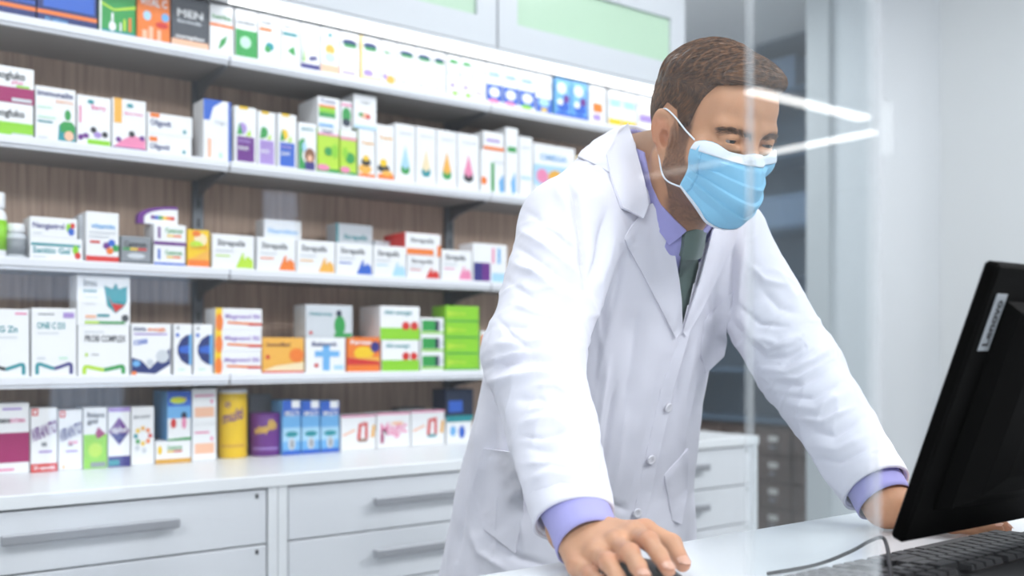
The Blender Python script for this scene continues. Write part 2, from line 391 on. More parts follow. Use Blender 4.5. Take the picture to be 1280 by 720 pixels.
M_PALE = mat('pale_blue_card', '#c3d6ec', .5)
for (y0, y1, z0, h, lab) in ((3.28, 3.62, 2.522, .16, 'pale blue storage box on the highest shelf of the dark cabinet'), (3.20, 3.52, 1.802, .15, 'pale blue storage box on a middle shelf of the dark cabinet'), (3.70, 4.00, 2.182, .14, 'low pale blue storage box deep in the dark cabinet'), (3.30, 3.70, 1.422, .10, 'flat pale blue tray low in the dark cabinet')):
    r = root('storage_box', (DX + .19, (y0 + y1) / 2, z0 + .0005), lab, 'box', 'pale boxes in the dark cabinet')
    B('box_body', M_PALE, r, DX + .06, DX + .30, y0, y1, z0 + .0005, z0 + h, bev=.004); B('box_lid', M_PALE, r, DX + .055, DX + .305, y0 - .004, y1 + .004, z0 + h + .0002, z0 + h + .02, bev=.003)

# ------------------------------------------------------------------ service desk and its glass screen
DZ = 0.90
DE = 0.868       # edge on the staff side
desk = root('service_desk', (1.5, .5, 0), 'white laminate service desk in front of the person', 'desk')
B('desk_top', M_DESK, desk, -1.2, 3.65, 0.12, DE, DZ - .035, DZ, bev=.003)
B('front_panel', M_LAM, desk, -1.15, 3.6, .20, .225, 0, DZ - .0355)
for x in (-1.15, .2, 1.85, 3.57): B('side_panel', M_LAM, desk, x, x + .025, .2255, DE - .06, 0, DZ - .0355)
gx = pY(1095, 400, GY)[0]
g = root('glass_screen', (gx - .8, GY, DZ), 'clear counter screen of glass standing on the desk', 'screen')
gm = MB(); gm.box(-1.1, gx, GY - .003, GY + .003, DZ + .004, 1.72)
go = gm.build('main_pane', [M_GLASS, M_GEDGE], g)
def edge_faces(o, axes):
    for p in o.data.polygons:
        for ax in axes:
            if abs(p.normal[ax]) > .9: p.material_index = 1
edge_faces(go, (0, 2))
ry1 = pX(942, 400, gx)[1]
gr = MB().box(gx - .006, gx, GY + .0035, ry1, DZ + .004, 1.72).build('return_pane', [M_GLASS, M_GEDGE], g); edge_faces(gr, (1, 2))
B('corner_profile', M_GEDGE, g, gx + .0004, gx + .0018, GY - .003, GY + .003, DZ + .004, 1.72)
B('edge_profile', M_GEDGE, g, gx - .007, gx + .001, ry1 + .0003, ry1 + .003, DZ + .004, 1.72)
cz = pY(1095, 140, GY)[2]
B('clip', mat('clear_clip', '#e8edf0', .2, Alpha=.12), g, gx - .004, gx + .010, GY - .008, GY - .0042, cz - .03, cz + .006, bev=.001)
for x in (-.9, .1): B('foot', M_STEEL, g, x, x + .06, GY - .03, GY + .03, DZ, DZ + .0039)

# ================================================================== cartons, bottles and tins on the shelves
CH = {  # palette, sRGB
 'W': '#eff0f2', 'K': '#23252b', 'GY': '#8b9096', 'LG': '#cdd2d8', 'NV': '#1d2f6f', 'BL': '#2f62c4', 'LB': '#6fb0e4', 'SK': '#a9d4ee', 'TL': '#1f8f98',
 'GN': '#2f9a4a', 'LM': '#8ccf2c', 'YG': '#b7dd3c', 'YE': '#f2c81e', 'OR': '#ee7d2b', 'RD': '#d2322d', 'PK': '#e98ab0', 'MG': '#a01a62', 'PU': '#6a2a86', 'LV': '#a98fd0',
 'BR': '#8a5a3c', 'CR': '#f1dfb8', 'PE': '#f4bfa0', 'DG': '#4b4f57', 'IN': '#34307e', 'GD': '#d9a441', 'DB': '#17243f', 'AM': '#efb24a', 'MT': '#bfe6cf'}
def pc(c):
    return mat('print_' + c, CH[c], 0.42, var=0.03, scale=20)
def cm(c):
    return mat('carton_' + c, CH[c], 0.42, var=0.02, scale=20)
TXT = {}
def text_mesh(t):
    if t in TXT: return TXT[t]
    cu = bpy.data.curves.new('lettering', 'FONT'); cu.body = t; cu.size = 1; cu.resolution_u = 2; cu.offset = 0.026
    o = bpy.data.objects.new('lettering', cu); COL.objects.link(o)
    bpy.context.view_layer.update()
    me = bpy.data.meshes.new_from_object(o.evaluated_get(bpy.context.evaluated_depsgraph_get()))
    vs = np.array([v.co[:] for v in me.vertices]); fs = [tuple(p.vertices) for p in me.polygons]
    bpy.data.objects.remove(o); bpy.data.curves.remove(cu); bpy.data.meshes.remove(me)
    vs[:, 0] -= vs[:, 0].min(); w = vs[:, 0].max()
    TXT[t] = (vs, fs, w)
    return TXT[t]
SHZ = {'S1': 1.878, 'S2': 1.612, 'S3': 1.344, 'S4': 1.081, 'C': KZ}
SHY = {'S1': 2.425, 'S2': 2.425, 'S3': 2.425, 'S4': 2.425, 'C': 2.477}
TOPS = {}
def art_parts(r, art, fx, W_, H_, Yf):
    lay = 0
    for it in art:
        lay += 1; y = Yf - .0003 - lay * .00012; k = it[0]
        if k == 'r':
            _, a, b_, c_, d_, col = it
            m = MB().add([(fx + a*W_, y, r.location.z + b_*H_), (fx + c_*W_, y, r.location.z + b_*H_), (fx + c_*W_, y, r.location.z + d_*H_), (fx + a*W_, y, r.location.z + d_*H_)], [(0, 1, 2, 3)])
            m.build('printed_band', pc(col), r, fix=False)
        elif k == 'e':
            _, cx, cy, rx, ry, col = it
            m = MB().add([(fx + (cx + rx * math.cos(t)) * W_, y, r.location.z + (cy + ry * math.sin(t)) * H_) for t in np.linspace(0, 2 * math.pi, 21)[:-1]], [tuple(range(20))])
            m.build('printed_spot', pc(col), r, fix=False)
        elif k == 'p':
            _, pts, col = it
            m = MB().add([(fx + a * W_, y, r.location.z + b_ * H_) for a, b_ in pts], [tuple(range(len(pts)))])
            m.build('printed_shape', pc(col), r, fix=False)
        elif k == 'm':      # folded ribbon emblem
            _, col1, col2 = it
            for (pts, cc) in (([(.12, .03), (.12, .08), (.12, .15), (.135, .18), (.18, .182), (.34, .145), (.5, .11)], col1), ([(.5, .11), (.66, .145), (.82, .182), (.865, .18), (.88, .15), (.88, .08), (.88, .03)], col2)):
                m = MB(); vs = []; t = .04
                P = [np.array([fx + a * W_, r.location.z + b_ * H_]) for a, b_ in pts]; tw = t * W_
                for i, p in enumerate(P):
                    dd = P[min(i + 1, len(P) - 1)] - P[max(i - 1, 0)]; n = np.array([-dd[1], dd[0]]) / np.linalg.norm(dd)
                    vs += [(p[0] + n[0] * tw, y, p[1] + n[1] * tw), (p[0] - n[0] * tw, y, p[1] - n[1] * tw)]
                m.add(vs, [(2 * i, 2 * i + 2, 2 * i + 3, 2 * i + 1) for i in range(len(P) - 1)]); m.build('emblem', pc(cc), r, fix=False)
        elif k == 't':      # text: x0, x1 (fit), base line, cap height, colour, slope
            t, a, b_, z, h, col = it[1:7]; rot = it[7] if len(it) > 7 else 0
            vs, fs, w = text_mesh(t)
            if w < 1e-6: continue
            sx = (b_ - a) * W_ / w; sz = h * H_ / .7
            V = np.zeros((len(vs), 3)); V[:, 0] = fx + a * W_ + vs[:, 0] * sx; V[:, 1] = y
            V[:, 2] = r.location.z + z * H_ + vs[:, 1] * sz + (V[:, 0] - fx - a * W_) * math.tan(math.radians(rot))
            MB().add(V.tolist(), fs).build('lettering', pc(col), r, fix=False)
def carton(sh, x0, x1, yt, yb, col, label, art=(), dep=.075, on=None, dy=0.0, group=None, side=None, name='medicine_box', key=None, cat='box'):
    Yf = SHY[sh] + dy
    a, b_ = pY(x0, 300, Yf)[0], pY(x1, 300, Yf)[0]
    gap = .0008
    fx, W_ = a + gap, b_ - a - 2 * gap
    d = (np.array([(a + b_) / 2, Yf, CAMZ]) - CAM) @ FW
    H_ = (yb - yt) / FPX * d
    if sh == 'S1': H_ = min(H_, .126)
    zb = (TOPS[on] + .0002) if on else SHZ[sh] + .0004
    dep = min(dep, WB - .02 - Yf)
    r = root(name, (fx + W_ / 2, Yf + dep / 2, zb), label, cat, group or {'S1': 'cartons on the top shelf', 'S2': 'cartons on the second shelf', 'S3': 'cartons on the third shelf', 'S4': 'cartons on the lowest shelf', 'C': 'cartons on the worktop'}[sh])
    MB().box(fx, fx + W_, Yf, Yf + dep, zb, zb + H_, bev=.0012).build('carton', cm(side or col), r)
    fl = MB().box(fx + .004, fx + W_ - .004, Yf + .002, Yf + dep - .003, zb + H_, zb + H_ + .0002); fl.build('top_flap', cm(side or col), r)
    if side: art = [('r', .01, .01, .99, .99, col)] + list(art)
    art_parts(r, art, fx, W_, H_, Yf)
    if key: TOPS[key] = zb + H_
    return r
def t(*a): return ('t',) + a

# ---- top shelf
carton('S1', -42, 45, -85, 13, 'NV', 'navy blue carton with an orange line, cut off by the left edge', [('r', .0, .17, 1, .24, 'OR'), ('r', 0, .3, 1, .34, 'BL'), t('ULTRA', .1, .8, .5, .2, 'W')])
carton('S1', 46, 122, -70, 33, 'NV', 'navy blue carton with an orange line beside the green one', [('r', .0, .17, 1, .24, 'OR'), ('r', .1, .3, .95, .62, 'BL'), t('forte', .15, .8, .66, .14, 'W'), t('30 tablets', .12, .5, .06, .06, 'LB')])
carton('S1', 124, 170, -45, 41, 'GN', 'green carton with white and yellow bar marks on the top shelf', [('r', 0, 0, .05, 1, 'W'), ('p', [(.05, .55), (.4, .46), (1, .56), (1, .62), (.4, .5), (.05, .6)], 'YG'), ('r', .05, 0, 1, .1, 'TL'), ('e', .35, .17, .1, .09, 'W'), ('r', .32, .25, .38, .42, 'W'), ('r', .55, .1, .6, .26, 'W'), ('r', .65, .12, .72, .34, 'YG'), ('r', .8, .12, .87, .38, 'OR'), t('NATURA', .12, .92, .75, .1, 'W')])
carton('S1', 171, 213, -40, 50, 'OR', 'orange carton with pale bars and a blue spot', [('e', .3, .5, .12, .09, 'SK'), ('e', .85, .52, .12, .08, 'LB'), ('e', .75, .36, .2, .06, 'RD'), ('r', .15, .05, .3, .22, 'PE'), ('r', .35, .05, .48, .3, 'PE'), ('r', .6, .05, .72, .26, 'PE'), t('VITAL C', .08, .9, .7, .14, 'W')])
carton('S1', 214, 261, -38, 61, 'DG', 'dark grey carton with white lettering on the top shelf', [('r', 0, 0, 1, .17, 'PE'), t('MEN', .15, .85, .62, .14, 'W'), t('formula', .15, .8, .5, .06, 'LG'), t('complex', .1, .9, .2, .07, 'W')])
carton('S1', 262, 292, -30, 63, 'W', 'white carton with an orange stripe and one green leaf', [('r', 0, .56, 1, .62, 'OR'), ('p', [(.35, .1), (.45, .3), (.75, .42), (.65, .24), (.45, .14)], 'GN'), t('herba', .1, .9, .72, .08, 'GN')])
carton('S1', 294, 322, -18, 70, 'W', 'white carton with a broad green lower half on the top shelf', [('r', 0, .05, 1, .6, 'GN'), ('e', .45, .35, .25, .12, 'MT'), t('eucalypt', .1, .9, .72, .07, 'GY')])
carton('S1', 323, 351, 2, 75, 'W', 'white carton with an orange stripe and a blue-green sprig', [('r', .05, .66, .6, .73, 'OR'), ('e', .5, .36, .2, .09, 'TL'), ('e', .4, .3, .14, .07, 'GN'), t('sage', .1, .6, .82, .07, 'GY')])
carton('S1', 352, 375, 8, 79, 'W', 'white carton with a teal stripe and dark green leaf', [('r', .05, .66, .85, .73, 'TL'), ('p', [(.3, .35), (.7, .48), (.75, .25)], 'GN'), t('mint', .1, .6, .82, .07, 'GY')])
carton('S1', 376, 400, 12, 84, 'W', 'white carton with grass blades and purple foot band', [('r', 0, 0, 1, .16, 'IN'), ('p', [(.05, .2), (.08, .66), (.14, .2)], 'GN'), ('p', [(.15, .2), (.28, .6), (.24, .2)], 'YG'), ('e', .55, .28, .12, .05, 'IN'), ('e', .75, .3, .1, .05, 'IN')])
carton('S1', 401, 424, 20, 91, 'W', 'white and peach carton with a small child figure', [('r', 0, 0, 1, .22, 'PE'), ('e', .5, .55, .28, .11, 'AM'), ('e', .5, .38, .3, .1, 'MT'), ('e', .5, .86, .12, .05, 'TL')])
carton('S1', 425, 449, 26, 95, 'W', 'white carton with green oval badge left of the yellow-edged one', [('e', .5, .78, .4, .07, 'NV'), ('r', .2, .68, .85, .75, 'GN'), t('BABY', .2, .8, .35, .08, 'LG'), ('r', .1, .1, .8, .15, 'LV')])
carton('S1', 450, 475, 28, 99, 'W', 'white carton with a yellow left edge and a green badge', [('r', 0, 0, .1, 1, 'YE'), ('e', .5, .8, .35, .07, 'NV'), ('r', .25, .7, .8, .77, 'GN'), ('e', .4, .2, .25, .08, 'LV'), ('r', .1, .05, 1, .14, 'CR')])
carton('S1', 476, 496, 34, 102, 'W', 'white carton with a small green tick and yellow bottle print', [('p', [(.1, .8), (.3, .7), (.8, .74), (.3, .76)], 'GN'), ('e', .6, .15, .3, .1, 'AM'), ('e', .25, .2, .15, .07, 'LV')])
for k, (xa, xb, w_) in enumerate([(497, 519, 'first'), (520, 540, 'second'), (541, 557, 'third')]):
    carton('S1', xa, xb, 40 + k * 5, 106 + k * 4, 'W', f'white carton with green oval badge, {w_} of three in a row on the top shelf', [('e', .5, .8, .4, .06, 'NV'), ('r', .2, .72, .85, .78, 'GN'), ('r', .1, .12, .5, .18, 'MT'), t('care', .2, .8, .45, .1, 'LG')])
for k, (xa, xb, w_) in enumerate([(559, 575, 'left'), (576, 591, 'right')]):
    carton('S1', xa, xb, 52 + k * 4, 118 + k * 4, 'W', f'tall white carton with a pale green stripe, {w_} of the pair', [('e', .5, .85, .38, .05, 'GN'), ('r', 0, .55, 1, .59, 'MT'), ('e', .4, .3, .2, .05, 'LV'), ('e', .6, .12, .25, .05, 'LM')])
carton('S1', 592, 607, 60, 124, 'W', 'narrow plain white carton beside the blue and pink ones', [('r', .1, .7, .9, .75, 'LG'), ('r', .1, .2, .8, .24, 'LV')])
for k, (xa, xb, w_) in enumerate([(608, 628, 'left'), (629, 648, 'middle'), (649, 669, 'right')]):
    carton('S1', xa, xb, 68 + k * 4, 128 + k * 4, 'W', f'white and blue carton with a pink foot mark, {w_} of three', [('r', 0, .12, 1, .5, 'BL'), ('e', .5, .32, .34, .12, 'W'), ('e', .45, .1, .35, .06, 'PK' if k < 2 else 'LM'), t('kids', .2, .8, .7, .12, 'LB')])
carton('S1', 670, 690, 80, 139, 'W', 'white carton with blue lower part before the dark gap', [('r', 0, 0, 1, .4, 'BL'), ('e', .5, .3, .36, .1, 'SK'), ('r', .3, .08, .7, .16, 'YE')])
for k, (xa, xb, w_) in enumerate([(694, 714, 'left'), (715, 735, 'right')]):
    carton('S1', xa, xb, 88 + k * 3, 143 + k * 4, 'LB', f'blue spotted carton near the end of the top shelf, {w_} of the pair', [('e', .4, .75, .3, .14, 'W'), ('e', .5, .3, .4, .14, 'BL'), ('e', .7, .5, .2, .1, 'PU'), ('e', .3, .4, .18, .08, 'W'), ('r', 0, 0, 1, .15, 'BL')])
carton('S1', 737, 757, 98, 153, 'W', 'white carton with an orange square near the end of the top shelf', [('r', .2, .32, .8, .55, 'OR'), ('r', .2, .1, .7, .26, 'LV')])
for k, (xa, xb, w_) in enumerate([(761, 777, 'left'), (778, 795, 'right')]):
    carton('S1', xa, xb, 106 + k * 4, 158 + k * 3, 'W', f'white carton with yellow foot band by the coat collar, {w_} of the pair', [('r', 0, .08, 1, .24, 'YE'), ('r', .1, .55, .9, .75, 'SK')])
carton('S1', 797, 818, 116, 166, 'W', 'white carton at the very end of the top shelf beside the hair', [('r', .1, .3, .9, .5, 'LV'), ('r', .1, .7, .9, .74, 'LG')])

# ---- second shelf
carton('S2', -14, 42, 125, 168, 'W', 'white carton with lime green lower half under the magenta one', [('r', 0, 0, 1, .43, 'LM'), ('r', .5, .02, 1, .12, 'LG'), t('neogluko', .05, .8, .6, .2, 'K')], key='neo')
carton('S2', -14, 43, 80, 125, 'W', 'white carton with magenta lower half on top of a lime green one', [('r', 0, 0, 1, .43, 'MG'), ('r', .5, .04, .95, .14, 'LG'), ('r', .6, .44, .9, .5, 'LM'), t('neogluko', .05, .8, .66, .2, 'K'), t('plus', .5, .75, .53, .1, 'PK')], on='neo')
carton('S2', 44, 95, 105, 173, 'W', 'white carton with a green figure of a person\'s upper body', [('e', .8, .52, .08, .1, 'GN'), ('p', [(.55, .02), (.58, .32), (.7, .4), (.9, .4), (.99, .32), (.99, .02)], 'TL'), ('p', [(.62, .2), (.6, .34), (.7, .4), (.9, .4), (.98, .33), (.98, .2)], 'GN'), ('e', .83, .14, .12, .09, 'PE'), t('immunalix', .05, .95, .83, .1, 'NV'), t('ESSENTIAL', .5, .95, .72, .06, 'PE'), ('r', .05, .6, .4, .63, 'MT'), ('r', .05, .42, .5, .45, 'MT'), ('r', .05, .34, .42, .37, 'TL'), ('r', .06, .05, .3, .08, 'LG')])
carton('S2', 96, 139, 114, 177, 'W', 'white carton with dark berries over a green strip', [('r', .3, .03, .98, .14, 'LM'), ('e', .1, .16, .08, .06, 'PU'), ('e', .48, .33, .09, .06, 'K'), ('e', .82, .26, .09, .06, 'K'), ('e', .25, .2, .1, .05, 'PU'), ('e', .6, .24, .12, .06, 'LV'), ('r', .06, .45, .12, .78, 'PK'), ('e', .4, .88, .1, .04, 'TL'), t('Berry', .42, .85, .74, .09, 'PK')])
carton('S2', 140, 183, 121, 185, 'W', 'white carton with an orange ribbon and pink berries', [('r', .05, .52, .28, 1, 'AM'), ('p', [(.02, .05), (.3, .2), (.6, .32), (.98, .24), (.98, .05)], 'PK'), ('r', 0, 0, 1, .06, 'IN'), ('e', .18, .2, .08, .05, 'PU'), ('e', .57, .33, .09, .06, 'K'), ('e', .88, .27, .08, .05, 'PU'), ('e', .52, .88, .1, .04, 'TL'), t('Berry forte', .36, .9, .7, .06, 'PK')])
carton('S2', 184, 240, 165, 190, 'W', 'flat white carton with blue script, lower of two beside the upright', [('r', .04, .62, .22, .85, 'OR'), t('Oligovit', .05, .5, .25, .28, 'NV'), ('e', .82, .25, .04, .1, 'TL')], key='olig')
carton('S2', 184, 241, 139, 165, 'W', 'flat white carton with blue script, upper of two beside the upright', [('r', .06, .78, .26, .98, 'OR'), t('Oligovit', .06, .52, .4, .28, 'NV'), ('e', .82, .25, .04, .1, 'TL')], on='olig')
carton('S2', 254, 289, 122, 198, 'W', 'white carton with a blue swept top corner', [('p', [(0, .66), (0, 1), (.72, 1), (.35, .88), (.22, .66)], 'BL'), ('r', .9, 0, 1, 1, 'BL'), ('r', .15, .05, .28, .36, 'PE'), ('e', .62, .1, .07, .05, 'MT'), t('PRIMA', .4, .85, .6, .07, 'LG')])
def herb(xa, xb, yt, yb, c1, flower, lab, leaf='GN'):
    carton('S2', xa, xb, yt, yb, 'W', lab, [('r', .1, .05, .9, .48, c1), ('e', .35, .62, .2, .1, flower), ('p', [(.1, .5), (.2, .72), (.38, .52)], leaf), ('p', [(.5, .5), (.7, .62), (.75, .5)], 'YG'), ('r', .2, .95, .6, 1, 'YE'), t('herbal', .16, .7, .38, .06, 'LV'), t('DROPS', .16, .62, .25, .06, 'W')])
herb(293, 321, 128, 200, 'PU', 'LV', 'white carton with a dark purple lower square and pale flower')
herb(322, 345, 135, 204, 'LV', 'GN', 'white carton with a lilac lower square and broad green leaf')
herb(347, 371, 139, 208, 'BL', 'YE', 'white carton with a blue lower square and yellow flower')
carton('S2', 373, 396, 149, 210, 'W', 'white carton with a brown bear figure in a green frame', [('p', [(0, 0), (0, .6), (.2, .68), (.35, .66), (.18, .3), (.5, .04)], 'GN'), ('e', .62, .33, .3, .16, 'BR'), ('r', .35, .02, .9, .2, 'IN'), ('e', .62, .28, .14, .07, 'PE'), ('e', .3, .5, .12, .1, 'SK'), t('Junior', .15, .85, .85, .06, 'TL')])
carton('S2', 397, 424, 156, 213, 'YG', 'lime carton with green leaves and a red tag, left of the pair', [('r', 0, .88, 1, 1, 'W'), ('r', 0, .84, 1, .89, 'PK'), ('e', .5, .5, .2, .1, 'GN'), ('e', .8, .52, .16, .16, 'LM'), ('r', .0, 0, 1, .12, 'GN'), ('e', .25, .14, .3, .07, 'PK'), t('kapi', .2, .7, .91, .06, 'NV')], key='lime1')
carton('S2', 425, 446, 158, 216, 'YG', 'lime carton with green leaves and a red tag, right of the pair', [('r', 0, .85, 1, 1, 'W'), ('r', 0, .78, 1, .84, 'PK'), ('e', .6, .4, .3, .12, 'GN'), ('e', .3, .5, .16, .12, 'LM'), ('r', .0, 0, 1, .1, 'GN'), ('e', .3, .14, .3, .07, 'PK')], key='lime2')
carton('S2', 397, 425, 116, 155, 'W', 'white carton with a green rainbow band lying on the left lime carton', [('r', .05, .35, .8, .5, 'GN'), ('r', .05, .5, .8, .66, 'LM'), ('r', .05, .66, .8, .74, 'OR'), t('Tonic', .1, .8, .82, .1, 'IN'), ('r', .05, .05, .7, .14, 'LB')], on='lime1', dep=.12)
carton('S2', 426, 440, 122, 158, 'W', 'narrow white carton with a green plant on the right lime carton', [('e', .5, .5, .42, .28, 'GN'), ('e', .5, .25, .4, .14, 'DB'), ('r', 0, .82, 1, .9, 'PK')], on='lime2')
carton('S2', 448, 469, 157, 218, 'W', 'white carton with yellow honey picture under the raised white one', [('e', .4, .2, .4, .1, 'AM'), ('e', .45, .34, .3, .08, 'K'), ('e', .45, .42, .2, .06, 'YE'), ('r', 0, .02, 1, .1, 'OR'), t('Propolis', .2, .9, .7, .07, 'AM')], key='hon')
carton('S2', 442, 471, 112, 155, 'W', 'white carton with a small red and green mark, raised on the honey carton', [('e', .5, .4, .24, .09, 'PE'), ('e', .62, .38, .1, .07, 'RD'), ('e', .3, .42, .1, .06, 'GN'), ('r', 0, .02, 1, .1, 'SK'), t('Calm', .3, .7, .75, .07, 'GY')], on='hon')
carton('S2', 470, 493, 151, 221, 'W', 'tall white carton with yellow bee picture and orange foot', [('e', .4, .22, .35, .07, 'K'), ('e', .4, .32, .2, .07, 'YE'), ('r', .1, .02, .98, .12, 'OR'), ('e', .6, .14, .3, .05, 'AM'), t('Propolis', .2, .9, .74, .06, 'AM')])
for (xa, xb, yt, yb, c1, c2, nm) in [(494, 519, 150, 224, 'SK', 'GN', 'blue'), (520, 545, 153, 226, 'CR', 'TL', 'cream'), (546, 571, 157, 229, 'AM', 'GN', 'amber'), (572, 599, 161, 232, 'PK', 'K', 'pink')]:
    carton('S2', xa, xb, yt, yb, 'W', f'white carton with one {nm} drop print on the second shelf', [('p', [(.5, .64), (.38, .45), (.28, .3), (.32, .2), (.5, .15), (.68, .2), (.72, .3), (.62, .45)], c1), ('e', .5, .23, .23, .08, c2), ('e', .5, .3, .12, .06, c1), t('Eterol', .25, .85, .82, .05, 'LG')])
carton('S2', 601, 631, 184, 238, 'W', 'white carton with a green bar and blue footprint', [('r', .42, .05, .56, .72, 'GN'), ('e', .12, .28, .12, .1, 'OR'), ('p', [(.8, .0), (.75, .3), (.95, .48), (.98, .1)], 'LB'), t('Pedi', .55, .95, .7, .08, 'LG')], key='ped')
carton('S2', 604, 630, 160, 183, 'W', 'small white carton with orange foot lying on the footprint carton', [('r', 0, 0, 1, .2, 'OR'), ('r', .15, .45, .8, .6, 'LV')], on='ped')
carton('S2', 632, 648, 156, 241, 'W', 'tall white carton with green dash and blue footprint', [('r', .15, .64, .85, .72, 'GN'), ('p', [(.5, .02), (.4, .2), (.75, .36), (.8, .06)], 'LB')])
carton('S2', 649, 666, 167, 243, 'W', 'tall plain white carton left of the spotted blue one', [('r', .1, .3, .9, .34, 'SK'), ('r', .15, .8, .8, .83, 'LG')])
carton('S2', 667, 719, 179, 248, 'W', 'wide white and pale blue carton with red and yellow spots near the shoulder', [('r', 0, .25, 1, .62, 'SK'), ('e', .2, .42, .14, .13, 'PK'), ('e', .52, .42, .18, .13, 'AM'), ('e', .84, .45, .18, .14, 'BL'), t('OMEGA', .15, .8, .72, .1, 'LB')])
carton('S2', 721, 740, 194, 254, 'CR', 'cream carton at the end of the second shelf by the shoulder', [('r', .1, .5, .9, .6, 'AM')])

# ---- third shelf
def bottle(sh, xc, w_px, yt, yb, body, cap, lab, label):
    Yf = SHY[sh] + .03; p = pY(xc, 300, Yf); d = (p - CAM) @ FW
    R = w_px / 2 / FPX * d; Hh = (yb - yt) / FPX * d; z = SHZ[sh] + .0004
    r = root('pill_bottle', (p[0], Yf, z), label, 'bottle', 'bottles on the third shelf')
    c0 = (p[0], Yf, z)
    MB().lathe(c0, [(R * .94, 0), (R, .003), (R, Hh * .64), (R * .9, Hh * .7), (R * .72, Hh * .73), (R * .72, Hh * .76)]).build('body', cm(body), r, smooth=True)
    m = MB().lathe(c0, [(R * .84, Hh * .76), (R * .86, Hh * .78), (R * .86, Hh * .97), (R * .8, Hh)]); m.build('cap', cm(cap), r, smooth=True)
    MB().lathe(c0, [(R * 1.003, Hh * .12), (R * 1.006, Hh * .12), (R * 1.006, Hh * .58), (R * 1.003, Hh * .58)]).build('paper_label', cm(lab), r, smooth=True)
bottle('S3', -6, 26, 236, 318, 'W', 'W', 'LM', 'white bottle with green label, cut off by the left edge')
bottle('S3', 20, 25, 275, 319, 'LG', 'W', 'GY', 'short pill bottle with white cap and grey label')
carton('S3', 37, 104, 294, 322, 'W', 'flat white carton with teal stripe and colour swirl, lower of two', [('r', .02, .62, .95, .74, 'TL'), t('Sanitio Gel', .05, .75, .3, .26, 'TL'), ('e', .86, .5, .06, .22, 'LM'), ('e', .9, .25, .06, .16, 'RD'), ('r', .05, .1, .3, .16, 'LG')], key='gel')
carton('S3', 37, 97, 268, 293, 'W', 'flat white carton with purple lettering and colour swirl, upper of two', [t('Neogastrol', .06, .72, .45, .28, 'IN'), ('e', .82, .55, .06, .22, 'LM'), ('e', .87, .35, .07, .2, 'BL'), ('e', .9, .65, .05, .15, 'RD'), ('r', .06, .15, .25, .22, 'LG')], on='gel')
carton('S3', 98, 106, 263, 322, 'LG', 'thin pale carton edge left of the red-footed carton', [], dy=.03)
carton('S3', 107, 149, 261, 324, 'W', 'white carton with red foot band and four coloured dots', [('r', 0, 0, 1, .13, 'RD'), ('e', .62, .34, .11, .07, 'PU'), ('e', .78, .4, .11, .07, 'BL'), ('e', .72, .24, .11, .07, 'OR'), ('e', .9, .3, .1, .07, 'GN'), ('r', .12, .38, .42, .43, 'RD'), t('vitamix', .15, .9, .68, .1, 'LB'), ('r', .1, .58, .9, .61, 'LG'), ('r', .1, .5, .7, .53, 'LG')])
carton('S3', 151, 189, 290, 325, 'GY', 'silver grey carton with a rainbow word on the third shelf', [('r', 0, 0, 1, .1, 'DG'), t('Centrum', .1, .85, .62, .2, 'K'), ('r', .05, .5, .3, .58, 'GN'), ('r', .3, .5, .55, .58, 'YE'), ('r', .55, .5, .85, .58, 'RD'), ('e', .5, .3, .3, .1, 'LG')])
carton('S3', 192, 232, 302, 328, 'W', 'white carton with a blue foot band and blue figure, lower of the stack', [('r', 0, 0, 1, .16, 'BL'), ('r', .12, .3, .2, .8, 'BL'), t('Centrum', .35, .9, .55, .22, 'GN'), ('r', .4, .38, .6, .48, 'YE'), ('r', .6, .38, .85, .48, 'OR')], key='cen1')
carton('S3', 192, 233, 275, 301, 'W', 'white carton with a purple foot band, upper of the stack', [('r', 0, 0, 1, .16, 'PU'), ('r', .12, .3, .2, .85, 'PU'), t('Centrum', .35, .9, .6, .22, 'GN'), ('r', .4, .4, .6, .5, 'YE'), ('r', .6, .4, .85, .5, 'OR')], on='cen1', key='cen2')
# arched display topper on that stack
def topper():
    Yf = SHY['S3'] + .02; a = pY(172, 300, Yf)[0]; b_ = pY(222, 300, Yf)[0]; z = TOPS['cen2'] + .0003; h = .046
    r = root('arched_display_card', ((a + b_) / 2, Yf, z), 'arched white card with purple rim and rainbow word atop the stack', 'card')
    def arc(s, y0, y1, nm, m):
        vs = []; pts = [(b_, 0)] + [(b_, h * s)] + [(b_ - (b_ - a) * s * math.sin(q), h * s * (.35 + .65 * math.cos(q))) for q in np.linspace(0, math.pi / 2, 9)] + [(b_ - (b_ - a) * s, 0)]
        n = len(pts); vs = [(x, y0, z + zz) for x, zz in pts] + [(x, y1, z + zz) for x, zz in pts]
        MB().add(vs, [tuple(range(n)), tuple(range(2 * n - 1, n - 1, -1))] + [(i, (i + 1) % n, (i + 1) % n + n, i + n) for i in range(n)]).build(nm, m, r)
    arc(1, Yf, Yf + .02, 'rim', cm('PU')); arc(.84, Yf - .001, Yf - .0002, 'card_face', cm('W'))
    for k, c_ in enumerate(['PU', 'BL', 'GN', 'YE', 'OR', 'RD']):
        x = a + (b_ - a) * (.32 + .1 * k); B('printed_spot', pc(c_), r, x, x + .009, Yf - .0016, Yf - .0011, z + .012, z + .021)
topper()
carton('S3', 234, 262, 283, 330, 'YE', 'yellow and orange carton on the third shelf', [('r', 0, 0, 1, .2, 'OR'), ('p', [(0, .2), (1, .2), (1, .5), (.4, .3)], 'AM'), ('e', .6, .75, .3, .16, 'CR'), ('e', .4, .9, .2, .08, 'OR'), ('e', .4, .6, .3, .1, 'YG'), t('Cedevit', .15, .9, .5, .08, 'OR')])
